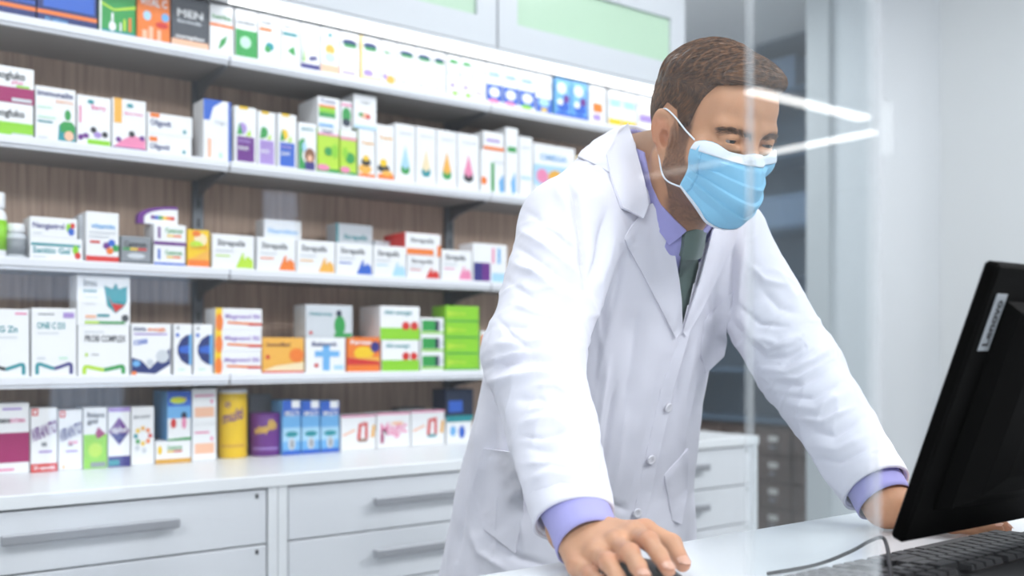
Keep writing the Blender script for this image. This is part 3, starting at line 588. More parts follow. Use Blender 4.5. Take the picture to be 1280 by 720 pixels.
def strep(xa, xb, yt, yb, c1, lab, **kw):
    carton('S3', xa, xb, yt, yb, 'W', lab, [t('Strepsils', .12, .78, .68, .17, 'DG'), ('p', [(.55, .05), (.72, .5), (.96, .3), (.98, .05)], c1), ('e', .82, .4, .07, .12, 'W'), ('e', .84, .3, .05, .1, c1), ('r', .08, .5, .5, .55, 'LG'), ('r', .08, .36, .42, .4, c1)], **kw)
strep(265, 318, 289, 332, 'YG', 'white lozenge carton with a lime corner on the third shelf')
strep(321, 370, 293, 335, 'OR', 'white lozenge carton with an orange-red corner on the third shelf')
strep(371, 419, 297, 338, 'AM', 'white lozenge carton with an amber corner on the third shelf')
strep(420, 466, 301, 341, 'BL', 'white lozenge carton with a blue corner on the third shelf')
strep(467, 508, 304, 343, 'SK', 'white lozenge carton with a pale blue corner on the third shelf', key='st5')
strep(509, 550, 316, 345, 'RD', 'white lozenge carton with a red band under the raised one', key='st6')
carton('S3', 506, 551, 287, 315, 'W', 'white lozenge carton with orange foot, raised on the red one', [('r', .04, .04, .8, .3, 'OR'), t('Strepsils', .15, .8, .58, .2, 'DG'), ('r', .9, 0, 1, .5, 'OR')], on='st6', side='RD', dep=.12)
strep(552, 590, 309, 347, 'PK', 'white lozenge carton with a pink corner on the third shelf')
carton('S3', 591, 634, 302, 350, 'W', 'white carton with purple and blue lower squares next to the sleeve', [('r', .02, .02, .26, .5, 'IN'), ('r', .26, .02, .5, .5, 'PU'), ('r', .55, 0, .95, .25, 'SK'), ('r', .55, .5, .62, .9, 'PK'), ('r', .72, .5, .8, .9, 'LB')])
carton('S3', 330, 377, 262, 330, 'W', 'white carton with pale blue lettering standing behind the lozenge row', [t('Neurobion', .1, .9, .75, .09, 'LB'), ('r', .95, 0, 1, .5, 'YE')], dy=.085, dep=.06)
carton('S3', 420, 466, 271, 338, 'LG', 'grey-green carton standing behind the blue-cornered lozenge carton', [('r', 0, 0, .06, 1, 'TL'), t('Strepsils', .2, .85, .72, .09, 'TL'), ('r', .15, .56, .9, .64, 'GY')], dy=.085, dep=.06)
carton('S3', 468, 490, 290, 338, 'LG', 'small grey carton behind the pale blue lozenge carton', [t('Plus', .2, .8, .8, .08, 'GY')], dy=.085, dep=.06)

# ---- lowest shelf
carton('S4', -24, 37, 386, 471, 'W', 'tall white carton with folded ribbon emblem, cut off by the left edge', [('m', 'K', 'TL'), t('MAG Zn', .1, .75, .66, .09, 'TL'), ('r', .1, .57, .75, .59, 'LG'), ('r', .7, .92, .95, .95, 'PK')])
carton('S4', 39, 96, 385, 470, 'W', 'tall white carton with a teal and purple ribbon emblem', [('m', 'TL', 'IN'), t('ONE C D3', .12, .74, .7, .09, 'TL'), ('r', .12, .62, .6, .64, 'LG'), ('r', .14, .9, .5, .92, 'GY'), ('r', .7, .86, .95, .94, 'LV'), ('r', .12, .25, .3, .28, 'LG'), ('r', .6, .25, .8, .28, 'MT')])
carton('S4', 97, 162, 408, 470, 'W', 'white carton with a lime and green ribbon emblem under the shield carton', [('m', 'YG', 'GN'), t('PROBI COMPLEX', .13, .93, .68, .13, 'DG'), ('r', .12, .86, .5, .89, 'LG'), ('e', .16, .42, .03, .04, 'YG'), ('r', .25, .41, .4, .43, 'GY')], key='prob')
carton('S4', 96, 163, 344, 407, 'W', 'white carton with a teal and red shield print, on top of another', [('p', [(.5, .8), (.66, .74), (.72, .86), (.78, .74), (.94, .8), (.94, .5), (.88, .38), (.72, .25), (.56, .4)], 'TL'), ('p', [(.56, .62), (.66, .45), (.9, .42), (.72, .27)], 'RD'), t('Imu', .12, .36, .78, .14, 'GY'), t('protect', .12, .36, .66, .07, 'TL'), ('r', .12, .55, .4, .57, 'LG'), ('r', .12, .42, .35, .44, 'LG'), ('r', .14, .04, .9, .09, 'GN'), ('r', .14, .04, .4, .09, 'YG'), ('r', .15, .15, .35, .21, 'PE'), ('r', .37, .18, .6, .23, 'TL'), ('e', .9, .16, .07, .07, 'DG')], on='prob')
carton('S4', 164, 214, 405, 469, 'W', 'white carton with a dark blue wave and silver coin', [('p', [(0, .05), (0, .34), (.25, .28), (.45, .12), (.98, .52), (.98, .2), (.6, .02)], 'NV'), ('e', .78, .36, .17, .13, 'LG'), ('e', .12, .22, .1, .06, 'LB'), ('e', .46, .24, .09, .07, 'LG'), ('r', 0, .0, .12, .07, 'OR'), t('ErbaVita', .06, .36, .86, .07, 'NV'), t('energija', .4, .86, .86, .07, 'OR'), ('r', .06, .78, .9, .81, 'LV'), t('1200', .06, .4, .58, .09, 'BL', 8)])
for k, (xa, xb, w_) in enumerate([(217, 240, 'left'), (242, 266, 'right')]):
    carton('S4', xa, xb, 405, 468 - k, 'W', f'white carton with half a dark blue globe, {w_} of the pair', [('p', [(1, .18), (.7, .2), (.4, .28), (.2, .42), (.2, .56), (.4, .7), (.7, .78), (1, .8)], 'NV'), ('p', [(1, .4), (.3, .44), (.3, .54), (1, .6)], 'BL'), ('p', [(1, .18), (.85, .19), (.85, .79), (1, .8)], 'LB'), ('e', .2, .78, .1, .04, 'BL'), ('e', .22, .92, .08, .03, 'GY'), ('r', .25, .08, .6, .11, 'MT')])
prev = None
for k, w_ in enumerate(['bottom', 'middle', 'top']):
    carton('S4', 268 + k * .5, 327 + k * .5, 440, 467, 'W', f'white carton with orange and yellow end, {w_} of the stack of three', [('r', 0, 0, .14, 1, 'YE'), ('e', .08, .35, .08, .4, 'OR'), ('p', [(.25, .3), (.25, .4), (.99, .34), (.99, .22)], 'OR'), ('r', .7, .22, .99, .32, 'RD'), t('Magnesol B6', .2, .96, .55, .2, 'LV')], on=prev, key=f'mag{k}')
    prev = f'mag{k}'
carton('S4', 328, 380, 422, 466, 'AM', 'amber carton with a red foot line on the lowest shelf', [('r', 0, 0, 1, .06, 'RD'), ('p', [(0, .06), (1, .06), (1, .3), (.3, .2)], 'CR'), ('e', .82, .5, .18, .2, 'OR'), ('e', .12, .45, .05, .06, 'RD'), t('ImunoMed', .1, .66, .75, .12, 'BR')], key='imu')
carton('S4', 382, 432, 421, 464, 'W', 'white carton with a large blue cross', [('r', .42, .05, .6, .8, 'LB'), ('r', .22, .45, .85, .62, 'LB'), ('e', .26, .2, .06, .06, 'RD'), t('Baktovit', .15, .78, .76, .13, 'NV'), ('r', .7, .08, .95, .2, 'SK')], key='bak')
carton('S4', 382, 441, 379, 420, 'LG', 'grey-green carton with a dark green figure lying on the cross carton', [('e', .72, .38, .12, .3, 'GN'), ('e', .7, .75, .06, .1, 'DB'), ('r', .6, .02, .98, .14, 'GN'), t('Herbal sirup', .08, .55, .68, .1, 'TL'), ('e', .1, .15, .04, .05, 'RD')], on='bak')
carton('S4', 434, 475, 420, 463, 'OR', 'red and orange carton with yellow burst', [('r', 0, .2, 1, .42, 'RD'), ('e', .5, .55, .3, .18, 'YE'), ('e', .85, .72, .14, .16, 'IN'), ('p', [(0, .42), (1, .3), (1, .42)], 'AM'), t('Fervex', .1, .75, .8, .12, 'W')])
carton('S4', 477, 524, 424, 463, 'W', 'white carton with green foot and two red dots, lower of two', [('r', 0, 0, 1, .36, 'LM'), ('e', .64, .48, .1, .13, 'RD'), ('e', .86, .48, .1, .13, 'RD'), t('Afol energet', .1, .75, .76, .12, 'TL')], key='afo')
carton('S4', 475, 525, 380, 422, 'W', 'white carton with green foot and two red dots, upper of two', [('r', 0, 0, 1, .36, 'LM'), ('e', .64, .42, .1, .13, 'RD'), ('e', .86, .42, .1, .13, 'RD'), t('Afol energet', .1, .8, .76, .12, 'TL')], on='afo', dep=.12)
prev = None
for k, w_ in enumerate(['bottom', 'middle', 'top']):
    carton('S4', 526, 555, 440, 462, 'W', f'white carton with dark green block and pale arrow, {w_} of its stack', [('r', 0, .1, 1, .22, 'LM'), ('r', .05, .25, .62, .85, 'GN'), ('r', .62, .25, .78, .85, 'DB'), ('p', [(.78, .2), (1, .55), (.78, .9)], 'LG')], on=prev, key=f'gr{k}')
    prev = f'gr{k}'
prev = None
for k, w_ in enumerate(['bottom', 'second', 'third', 'top']):
    carton('S4', 557, 599, 441.5, 461.5, 'LM', f'lime green carton, {w_} of the stack of four', [('r', 0, .02, 1, .1, 'GN'), ('p', [(.05, .3), (.3, .5), (.05, .7)], 'YG'), t('Linea', .2, .6, .42, .26, 'YG')], on=prev, key=f'li{k}')
    prev = f'li{k}'
carton('S4', 601, 622, 412, 460, 'W', 'white carton with orange top beside the sleeve on the lowest shelf', [('r', 0, .6, 1, .9, 'OR'), ('r', .1, .2, .8, .3, 'PK')])

# ---- on the worktop
carton('C', -12, 37, 503, 592, 'W', 'white carton with a large magenta square, leftmost on the worktop', [('r', 0, .16, 1, .58, 'MG'), ('r', .15, .2, .9, .55, 'MG'), t('PREMENS', .1, .5, .72, .06, 'K'), t('INTIMA', .5, .9, .72, .06, 'PK'), ('r', .3, .9, .8, .93, 'LV'), ('r', .1, .05, .6, .08, 'PK')])
def vir(xa, xb, yt, yb, c1, lab, red):
    carton('C', xa, xb, yt, yb, 'W', lab, [('r', .04, .88, .28, .99, 'RD'), ('r', .13, .9, .19, .97, 'W'), ('r', .1, .92, .22, .95, 'W'), t('VIRANTO', .02, .98, .47, .20, c1, 22), ('r', .3, .3, .8, .33, 'LV'), ('r', .4, .4, .6, .46, 'GY')] + ([('r', 0, 0, 1, .13, 'RD'), t('30 capsules', .1, .9, .04, .06, 'W')] if red else [('e', .2, .06, .05, .03, 'AM'), t('forte', .42, .8, .42, .07, 'PK', 8)]))
vir(38, 72, 511, 591, 'PU', 'white carton with slanted purple word and a red foot band', True)
vir(73, 103, 514, 589, 'IN', 'white carton with slanted dark word and no foot band', False)
carton('C', 104, 134, 511, 587, 'W', 'white carton with lime lower part and a magenta leaf', [('r', 0, 0, 1, .56, 'LM'), ('r', .3, .02, .95, .1, 'GY'), ('p', [(.5, .56), (.62, .68), (.95, .56), (.6, .48)], 'MG'), ('e', .5, .3, .3, .12, 'YG'), t('Balans', .15, .9, .84, .08, 'DG'), t('gel', .15, .6, .74, .08, 'DG')])
carton('C', 135, 163, 511, 585, 'W', 'white carton with a purple diamond', [('p', [(.5, .36), (.02, .6), (.5, .84), (.98, .6)], 'PU'), ('p', [(.5, .38), (.08, .56), (.92, .56)], 'IN'), ('r', 0, 0, 1, .18, 'IN'), ('r', 0, .03, .5, .12, 'TL'), t('alphol', .15, .85, .58, .1, 'W'), ('r', 0, .93, 1, 1, 'LV')])
ring = [('e', .5 + .32 * math.cos(q), .5 + .13 * math.sin(q), .09, .04, c_) for q, c_ in zip(np.linspace(0, 6.28, 9)[:-1], ['RD', 'OR', 'AM', 'YE', 'TL', 'GN', 'YE', 'OR'])]
carton('C', 164, 193, 510, 583, 'W', 'white carton with a ring of coloured dots', ring + [t('BIOFIT', .1, .85, .8, .05, 'GY'), ('e', .25, .3, .1, .05, 'LG'), ('e', .55, .25, .1, .05, 'LG')])
carton('C', 194, 239, 552, 580, 'W', 'flat white carton with gold foot and rainbow word under the blue one', [('r', 0, 0, 1, .2, 'GD'), t('Centrum', .32, .75, .6, .2, 'GN'), ('r', .32, .48, .5, .56, 'YE'), ('r', .5, .48, .75, .56, 'RD'), ('e', .12, .6, .06, .2, 'YE')], key='gold')
carton('C', 209, 239, 489, 550, 'W', 'blue and white carton with small sports figures on a gold-footed one', [('r', 0, .45, 1, 1, 'LB'), ('r', 0, .7, 1, 1, 'BL'), ('e', .45, .82, .35, .07, 'YG'), ('e', .7, .5, .12, .08, 'DB'), ('e', .7, .35, .1, .12, 'PK'), ('e', .25, .35, .12, .1, 'RD'), ('p', [(0, 0), (1, 0), (1, .06), (0, .03)], 'GN'), t('ACTIV', .2, .8, .79, .08, 'YE')], on='gold', side='LB', dep=.11)
carton('C', 240, 271, 531, 577, 'W', 'white carton with orange print, lower of two left of the yellow tin', [('r', .1, .2, .9, .48, 'PE'), ('r', .1, .75, .7, .8, 'PK'), ('e', .8, .6, .06, .06, 'PK')], key='ora')
carton('C', 240, 271, 486, 530, 'W', 'white carton with orange print, upper of two left of the yellow tin', [('r', .1, .2, .9, .48, 'PE'), ('r', .1, .78, .9, .83, 'PK'), ('e', .8, .64, .06, .06, 'PK')], on='ora')
# round tins
def tin(xa, xb, yt, yb, c1, cap, word, wc, label, spot):
    Yf = SHY['C'] + .045; a = pY(xa, 300, Yf)[0]; b_ = pY(xb, 300, Yf)[0]; R = (b_ - a) / 2 * .92; xc = (a + b_) / 2
    d = (np.array([xc, Yf, CAMZ]) - CAM) @ FW; Hh = (yb - yt) / FPX * d; z = KZ + .0004
    r = root('vitamin_tin', (xc, Yf, z), label, 'tin', 'round tins on the worktop')
    MB().lathe((xc, Yf, z), [(R * .96, 0), (R, .003), (R, Hh * .93), (R * .98, Hh * .945)]).build('body', cm(c1), r, smooth=True)
    MB().lathe((xc, Yf, z), [(R * 1.0, Hh * .945), (R * 1.01, Hh * .95), (R * 1.01, Hh * .99), (R * .95, Hh)]).build('lid', cm(cap), r, smooth=True)
    def wrap(vs, rr): # print bent round the can
        out = []
        for (u, v) in vs:
            q = u / R - math.pi / 2 - .35
            out.append((xc + rr * math.cos(q), Yf + rr * math.sin(q), z + v))
        return out
    vs, fs, w = text_mesh(word); s = 1.5 * R / w
    MB().add(wrap([(-.75 * R + v[0] * s, Hh * .5 + v[1] * s * 1.5 + v[0] * s * .28) for v in vs], R * 1.006), fs).build('lettering', pc(wc), r, fix=False)
    pts = [(spot[0] * R + .2 * R * math.cos(q), Hh * .78 + .2 * R * math.sin(q)) for q in np.linspace(0, 6.283, 17)[:-1]]
    MB().add(wrap(pts, R * 1.006), [tuple(range(16))]).build('printed_spot', pc(wc if spot[1] is None else spot[1]), r, fix=False)
    MB().add(wrap([(u, v) for v in (Hh * .16, Hh * .2) for u in np.linspace(-.9 * R, .9 * R, 13)], R * 1.004), [(i, i + 1, i + 14, i + 13) for i in range(12)]).build('printed_band', pc('GD' if c1 == 'YE' else 'LV'), r, fix=False)
tin(272, 309, 488, 573, 'YE', 'W', 'multi', 'PU', 'tall yellow tin with white lid and slanted purple word', (-.35, None))
tin(311, 351, 517, 570, 'PU', 'PU', 'vitaplus', 'YE', 'short purple tin with slanted yellow word', (.35, 'YE'))
carton('C', 312, 340, 487, 560, 'GY', 'grey carton standing behind the purple tin', [('r', .1, .6, .9, .7, 'LG')], dy=.1, dep=.04)
for k, (xa, xb, w_) in enumerate([(353, 376, 'left'), (377, 400, 'middle'), (401, 424, 'right')]):
    carton('C', xa, xb, 500, 568 - k * 2, 'LB', f'blue carton fading to pale blue with a white corner tag, {w_} of three', [('r', 0, .72, 1, 1, 'BL'), ('r', 0, .25, 1, .5, 'SK'), ('r', 0, 0, 1, .08, 'BL'), ('r', .5, .86, .95, 1, 'W'), ('e', .5, .2, .2, .11, 'LG'), ('e', .52, .2, .08, .08, 'GY'), t('MULTI', .12, .9, .72, .09, 'W'), ('e', .5, .38, .35, .05, 'TL')])
for k, (xa, xb, yt, yb, c1, w_) in enumerate([(426, 470, 520, 564, 'RD', 'a red bent tube print, left of the three'), (471, 513, 518, 562, 'PK', 'pink scribbled lettering, middle of the three'), (514, 556, 515, 559, 'RD', 'a red bent tube and teal mark, right of the three')]):
    a_ = [('p', [(.05, .4), (.4, .55), (.4, .62), (.05, .47)], 'PE'), ('p', [(.45, .3), (.5, .75), (.75, .8), (.75, .72), (.58, .68), (.55, .3)], 'RD'), ('r', .68, .3, .76, .76, 'RD'), ('r', .48, .24, .74, .32, 'TL' if k else 'BR'), ('p', [(.85, .35), (.9, .7), (.98, .7), (.95, .35)], 'AM')]
    if k == 1: a_ = [t('Magic', .1, .9, .35, .35, 'PK', 6), ('e', .6, .7, .2, .05, 'PE'), ('r', .1, .15, .2, .4, 'MG')]
    carton('C', xa, xb, yt, yb, 'W', 'white carton with ' + w_, a_ + [('r', 0, .95, 1, 1, 'PK')], side='W')
carton('C', 500, 532, 503, 548, 'DG', 'dark carton with a green edge standing behind the red-printed row', [('r', .1, .6, .5, .9, 'MG'), ('r', .55, .6, .95, .9, 'GN')], dy=.085, dep=.05)
carton('C', 558, 590, 523, 555, 'W', 'white carton with blue drops beside the coat, under the dark blue one', [('e', .25, .5, .12, .2, 'LB'), ('e', .6, .45, .12, .25, 'BL'), ('r', 0, .85, 1, 1, 'TL')], key='dbl')
carton('C', 557, 592, 486, 522, 'DB', 'dark blue carton with a paler window beside the coat', [('r', .1, .2, .6, .6, 'BL'), ('r', 0, 0, 1, .08, 'TL')], on='dbl')

# ================================================================== the person: implicit surfaces meshed with surface nets
def sph(P, c, r): return np.linalg.norm(P - np.array(c, np.float32), axis=1) - r
def rc(P, a, b, r1, r2):
    a = np.array(a, np.float32); b = np.array(b, np.float32); ab = b - a; q = P - a
    t = np.clip((q @ ab) / (ab @ ab), 0, 1)
    return np.linalg.norm(q - t[:, None] * ab, axis=1) - (r1 + (r2 - r1) * t)
def ell(P, c, r):
    q = P - np.array(c, np.float32); r = np.array(r, np.float32)
    k0 = np.linalg.norm(q / r, axis=1); k1 = np.linalg.norm(q / (r * r), axis=1)
    return k0 * (k0 - 1) / np.maximum(k1, 1e-6)
def smin(a, b, k):
    h = np.clip(.5 + .5 * (b - a) / k, 0, 1); return b + (a - b) * h - k * h * (1 - h)
def smax(a, b, k): return -smin(-a, -b, k)
def sstep(a, b, x):
    t = np.clip((x - a) / (b - a), 0, 1); return t * t * (3 - 2 * t)
def surfnet(f, lo, hi, h, Bk=10, slack=1.5):
    lo = np.array(lo, float); hi = np.array(hi, float)
    nb = np.ceil((hi - lo) / h / Bk).astype(int); n = nb * Bk
    ax = [lo[i] + (np.arange(nb[i]) * Bk + (Bk - 1) / 2) * h for i in range(3)]
    ctr = np.stack(np.meshgrid(*ax, indexing='ij'), -1).reshape(-1, 3).astype(np.float32)
    fc = f(ctr); keep = np.abs(fc) < Bk * h * .87 * slack
    val = np.repeat(np.repeat(np.repeat(np.sign(fc).reshape(nb).astype(np.float32), Bk, 0), Bk, 1), Bk, 2)
    bi = np.argwhere(keep.reshape(nb)); off = np.stack(np.meshgrid(*[np.arange(Bk)] * 3, indexing='ij'), -1).reshape(-1, 3)
    for s in range(0, len(bi), 400):
        ii = (bi[s:s + 400, None, :] * Bk + off[None]).reshape(-1, 3)
        val[ii[:, 0], ii[:, 1], ii[:, 2]] = f((lo + ii * h).astype(np.float32))
    s = val < 0
    cnt = np.zeros(n - 1, np.uint8)
    for d in np.ndindex(2, 2, 2): cnt += s[d[0]:n[0] - 1 + d[0], d[1]:n[1] - 1 + d[1], d[2]:n[2] - 1 + d[2]]
    cells = np.argwhere((cnt > 0) & (cnt < 8))
    idx = np.full(n - 1, -1, np.int32); idx[tuple(cells.T)] = np.arange(len(cells))
    acc = np.zeros((len(cells), 3)); num = np.zeros(len(cells))
    corner = lambda d: val[cells[:, 0] + d[0], cells[:, 1] + d[1], cells[:, 2] + d[2]]
    cv = {d: corner(d) for d in np.ndindex(2, 2, 2)}
    for a in np.ndindex(2, 2, 2):
        for k in range(3):
            if a[k] == 0:
                b = list(a); b[k] = 1; b = tuple(b); va, vb = cv[a], cv[b]
                m = (va < 0) != (vb < 0); t = np.where(m, va / np.where(va == vb, 1, va - vb), 0)
                p = np.tile(np.array(a, float), (len(cells), 1)); p[:, k] += t
                acc += p * m[:, None]; num += m
    V = lo + (cells + acc / num[:, None]) * h
    Q = []
    for k in range(3):
        a, b = [(1, 2), (2, 0), (0, 1)][k]
        sl0 = [slice(None)] * 3; sl1 = [slice(None)] * 3; sl0[k] = slice(0, n[k] - 1); sl1[k] = slice(1, n[k])
        s0, s1 = s[tuple(sl0)], s[tuple(sl1)]
        e = np.argwhere(s0 != s1); ok = (e[:, a] > 0) & (e[:, b] > 0) & (e[:, a] < n[a] - 1) & (e[:, b] < n[b] - 1); e = e[ok]
        fl = s0[tuple(e.T)]
        def cell(da, db):
            q = e.copy(); q[:, a] -= da; q[:, b] -= db; return idx[tuple(q.T)]
        q = np.stack([cell(1, 1), cell(0, 1), cell(0, 0), cell(1, 0)], 1)
        q[~fl] = q[~fl][:, ::-1]; Q.append(q)
    Q = np.concatenate(Q); Q = Q[(Q >= 0).all(1)]
    return V, Q
def np_mesh(name, V, Q, m, parent=None, smooth=True):
    me = bpy.data.meshes.new(name); me.from_pydata([tuple(v) for v in V.tolist()], [], [tuple(q) for q in Q.tolist()])
    for mm in (m if isinstance(m, (list, tuple)) else [m]): me.materials.append(mm)
    if smooth: me.polygons.foreach_set('use_smooth', [True] * len(me.polygons))
    o = bpy.data.objects.new(name, me); COL.objects.link(o)
    if parent: setpar(o, parent)
    return o
def lap(V, Q, it=2, lam=.5):
    n = len(V); e = np.concatenate([Q[:, [0, 1]], Q[:, [1, 2]], Q[:, [2, 3]], Q[:, [3, 0]]])
    for _ in range(it):
        s = np.zeros_like(V); c = np.zeros(n)
        for k in range(3): s[:, k] = np.bincount(e[:, 0], V[e[:, 1], k], n) + np.bincount(e[:, 1], V[e[:, 0], k], n)
        c = np.bincount(e[:, 0], minlength=n) + np.bincount(e[:, 1], minlength=n)
        V = V + lam * (s / np.maximum(c, 1)[:, None] - V)
    return V
def vnorm(V, Q):
    fn = np.cross(V[Q[:, 2]] - V[Q[:, 0]], V[Q[:, 3]] - V[Q[:, 1]]); N = np.zeros_like(V)
    for k in range(4):
        for c in range(3): N[:, c] += np.bincount(Q[:, k], fn[:, c], len(V))
    return N / np.maximum(np.linalg.norm(N, axis=1), 1e-12)[:, None]

# ---------------------------------------------------------------- landmarks
def pd(x, y, d): return CAM + ray(x, y) * d
HC = pX(888, 168, 1.035); PITCH = math.radians(20)
HR = np.array(Matrix.Rotation(math.radians(-9), 3, 'Z') @ Matrix.Rotation(PITCH, 3, 'X'), np.float32)
HS = .905
def h2w(p): return HC + HR.astype(float) @ np.array(p, float) * HS
SR, SL = np.array([.905, 1.055, 1.305]), np.array([1.215, 1.05, 1.31])
ER, EL = pd(666, 445, 1.25), pd(1000, 462, 1.50)
WR, WL = np.array([.7194, .8328, .9469]), pz(1108, 630, .935)
C7 = np.array([1.062, 1.075, 1.405])
print('man', HC, ER, EL, WR, WL, 'arms', np.linalg.norm(SR - ER), np.linalg.norm(ER - WR), np.linalg.norm(SL - EL), np.linalg.norm(EL - WL))

# ---------------------------------------------------------------- head (local: -y face, z up, x his left)
def head_base(p, neck=False):
    a = p.copy(); a[:, 0] = np.abs(a[:, 0])
    d = ell(p, (0, .018, .036), (.075, .097, .088))
    d = smin(d, ell(p, (0, -.026, -.022), (.060, .070, .088)), .03)
    d = smin(d, ell(p, (0, -.055, .05), (.056, .045, .045)), .03)
    d = smin(d, rc(a, (.050, .002, -.052), (.020, -.072, -.100), .021, .018), .022)
    d = smin(d, sph(p, (0, -.080, -.100), .021), .02)
    d = smin(d, sph(a, (.044, -.062, -.022), .026), .018)
    return d
def ear_sdf(p):
    e = p.copy(); e[:, 0] = np.abs(e[:, 0]); e = e - np.array([.0735, .016, -.008], np.float32)
    c, s = math.cos(.42), math.sin(.42)          # flares outwards to the back
    ex = c * e[:, 0] - s * e[:, 1]; ey = s * e[:, 0] + c * e[:, 1]
    c, s = math.cos(.16), math.sin(.16); ez = c * e[:, 2] + s * ey * -1; ey = c * ey + s * e[:, 2] * -1
    q = np.stack([ex, ey, ez], 1)
    lob = np.where(ez < 0, 1 + ez * 9, 1.0)       # narrower towards the lobe
    yy = ey / np.maximum(lob, .55)
    rr = np.sqrt((yy / .0175) ** 2 + (ez / .031) ** 2)
    disc = ell(np.stack([ex, yy, ez], 1), (.002, 0, 0), (.0055, .0175, .031))
    rim = np.sqrt(((rr - .92) * .02) ** 2 + (ex - .0055) ** 2) - .0033
    rim = np.maximum(rim, -(ez + .018))
    rr2 = np.sqrt(((yy + .003) / .0105) ** 2 + ((ez - .002) / .019) ** 2)
    anti = np.sqrt(((rr2 - 1) * .013) ** 2 + (ex - .0045) ** 2) - .0026
    anti = np.maximum(anti, -(yy + .002))
    d = smin(disc, rim, .003); d = smin(d, anti, .003)
    d = smin(d, rc(q, (-.016, -.004, -.004), (-.006, -.003, -.002), .014, .011), .005)
    d = smax(d, -ell(q, (.0085, -.0050, -.006), (.013, .0085, .0125)), .002)
    d = smax(d, -rc(q, (.0085, .004, .017), (.0085, -.006, .021), .0042, .0038), .002)
    d = smin(d, rc(q, (.004, -.0135, -.009), (.004, -.0135, -.003), .0035, .003), .003)      # tragus
    return d
EYE = (.0335, -.0825, .0035)
def head_sdf(p):
    a = p.copy(); a[:, 0] = np.abs(a[:, 0])
    d = head_base(p)
    d = smin(d, rc(a, (.010, -.094, .020), (.046, -.078, .021), .010, .009), .012)      # brow ridge
    d = smin(d, rc(p, (0, -.092, .012), (0, -.1125, -.036), .0075, .0115), .014)        # nose
    d = smin(d, sph(a, (.012, -.099, -.040), .0085), .008)
    d = smax(d, -ell(a, (.032, -.104, .004), (.019, .015, .0115)), .010)               # eye sockets
    lid = sph(a, EYE, .0140)
    d = smin(d, lid, .004)
    d = smin(d, rc(a, (.021, -.0935, -.0075), (.045, -.082, -.0055), .0048, .0040), .005)   # smiling lower lid
    d = smin(d, rc(a, (.019, -.0955, .0115), (.047, -.083, .0085), .0046, .0045), .005)       # upper lid fold
    slit = ell(a, (.0335, -.0965, .0012), (.0125, .012, .0021))
    d = smax(d, -slit, .0015)
    ear = ear_sdf(p)
    d = smin(d, ear, .004)
    return d
def neck_sdf(P):
    nb = C7; nt = h2w((0, .028, -.045))
    d = rc(P, nb, nt, .062, .054)
    d = smin(d, rc(P, h2w((0, -.005, -.075)), (1.058, 1.01, 1.33), .038, .045), .03)
    for s in (-1, 1):
        d = smin(d, rc(P, h2w((s * .058, .03, -.045)), (1.058 + s * .02, .995, 1.325), .013, .012), .02)
    return d

# ---------------------------------------------------------------- hands
def rot3(y, p, r):
    return np.array(Matrix.Rotation(y, 3, 'Z') @ Matrix.Rotation(p, 3, 'X') @ Matrix.Rotation(r, 3, 'Y'))
HAND_V = [0.7194, 0.8328, 0.9469, -0.2329, 0.1340, -0.4097, -0.1725, -0.1064, 0.1340, -0.2388, -0.0876, -0.0314, -0.2086, -0.0853, 0.0979, -0.0581, -0.0763, 0.0651, 1.1080, -0.2791, 1.1421]
def hand_R():       # hand frame: -y forward, +x thumb side, z back of the hand; v = place, turn, spread and curls
    v = HAND_V; R = rot3(*v[3:6]); J = {'w': np.array(v[:3])}
    MC = {'i': (.026, -.088, .004), 'm': (.004, -.090, .006), 'r': (-.018, -.083, .003), 'p': (-.037, -.072, -.004)}
    LN = {'i': (.043, .026, .021), 'm': (.047, .029, .022), 'r': (.043, .027, .021), 'p': (.033, .020, .019)}
    for n, k in enumerate('imrp'):
        sp, c1, c2 = v[6 + 3 * n:9 + 3 * n]; p = np.array(MC[k]); pts = [p]; a = 0
        for L_, c in zip(LN[k], (c1, c2, c2 * .6)):
            a += c; p = p + np.array([math.sin(sp) * math.cos(a), -math.cos(sp) * math.cos(a), -math.sin(a)]) * L_; pts.append(p)
        J[k] = [J['w'] + R @ q for q in pts]
    az, el, b = v[18:21]; p = np.array([.022, -.022, -.012]); pts = [p]
    for i, L_ in enumerate((.044, .034, .027)):
        a = az - b * i * .6; p = p + np.array([math.sin(a) * math.cos(el), -math.cos(a) * math.cos(el), math.sin(el)]) * L_; pts.append(p); el -= .12
    J['t'] = [J['w'] + R @ q for q in pts]
    for k in 'imr': J[k][1] = J[k][1] + np.array([0, 0, .007]); J[k][2] = J[k][2] + np.array([0, 0, .004])
    return J
JR = hand_R()
# left hand flat on the desk, fingers pointing forward and to his left, behind the monitor
def hand_L():
    f = np.array([.80, -.60, 0]); f /= np.linalg.norm(f); s = np.array([f[1], -f[0], 0]) * -1   # s: towards his little finger side (+x)
    s = np.array([-f[1], f[0], 0]); w = WL; J = {'w': w}
    base = w + f * .088 + np.array([0, 0, -.008])
    for k, o, L in (('i', -.030, (.034, .016, .012)), ('m', -.009, (.036, .018, .012)), ('r', .012, (.033, .016, .012)), ('p', .032, (.026, .014, .011))):
        b = base + s * o - f * (.003 + abs(o) * .2); b[2] = .930
        dz = (.002, -.012, -.011); pts = [b]; ang = o * 5
        ff = f * math.cos(ang) + s * math.sin(ang)
        for L_, z in zip(L, dz): pts.append(pts[-1] + ff * L_ + np.array([0, 0, z]))
        J[k] = pts
    t0 = w + f * .03 - s * .024 + np.array([0, 0, -.012]); J['t'] = [t0, t0 + f * .035 - s * .028 + np.array([0, 0, -.005]), t0 + f * .062 - s * .038 + np.array([0, 0, -.008]), t0 + f * .085 - s * .042 + np.array([0, 0, -.010])]
    return J
JL = hand_L()
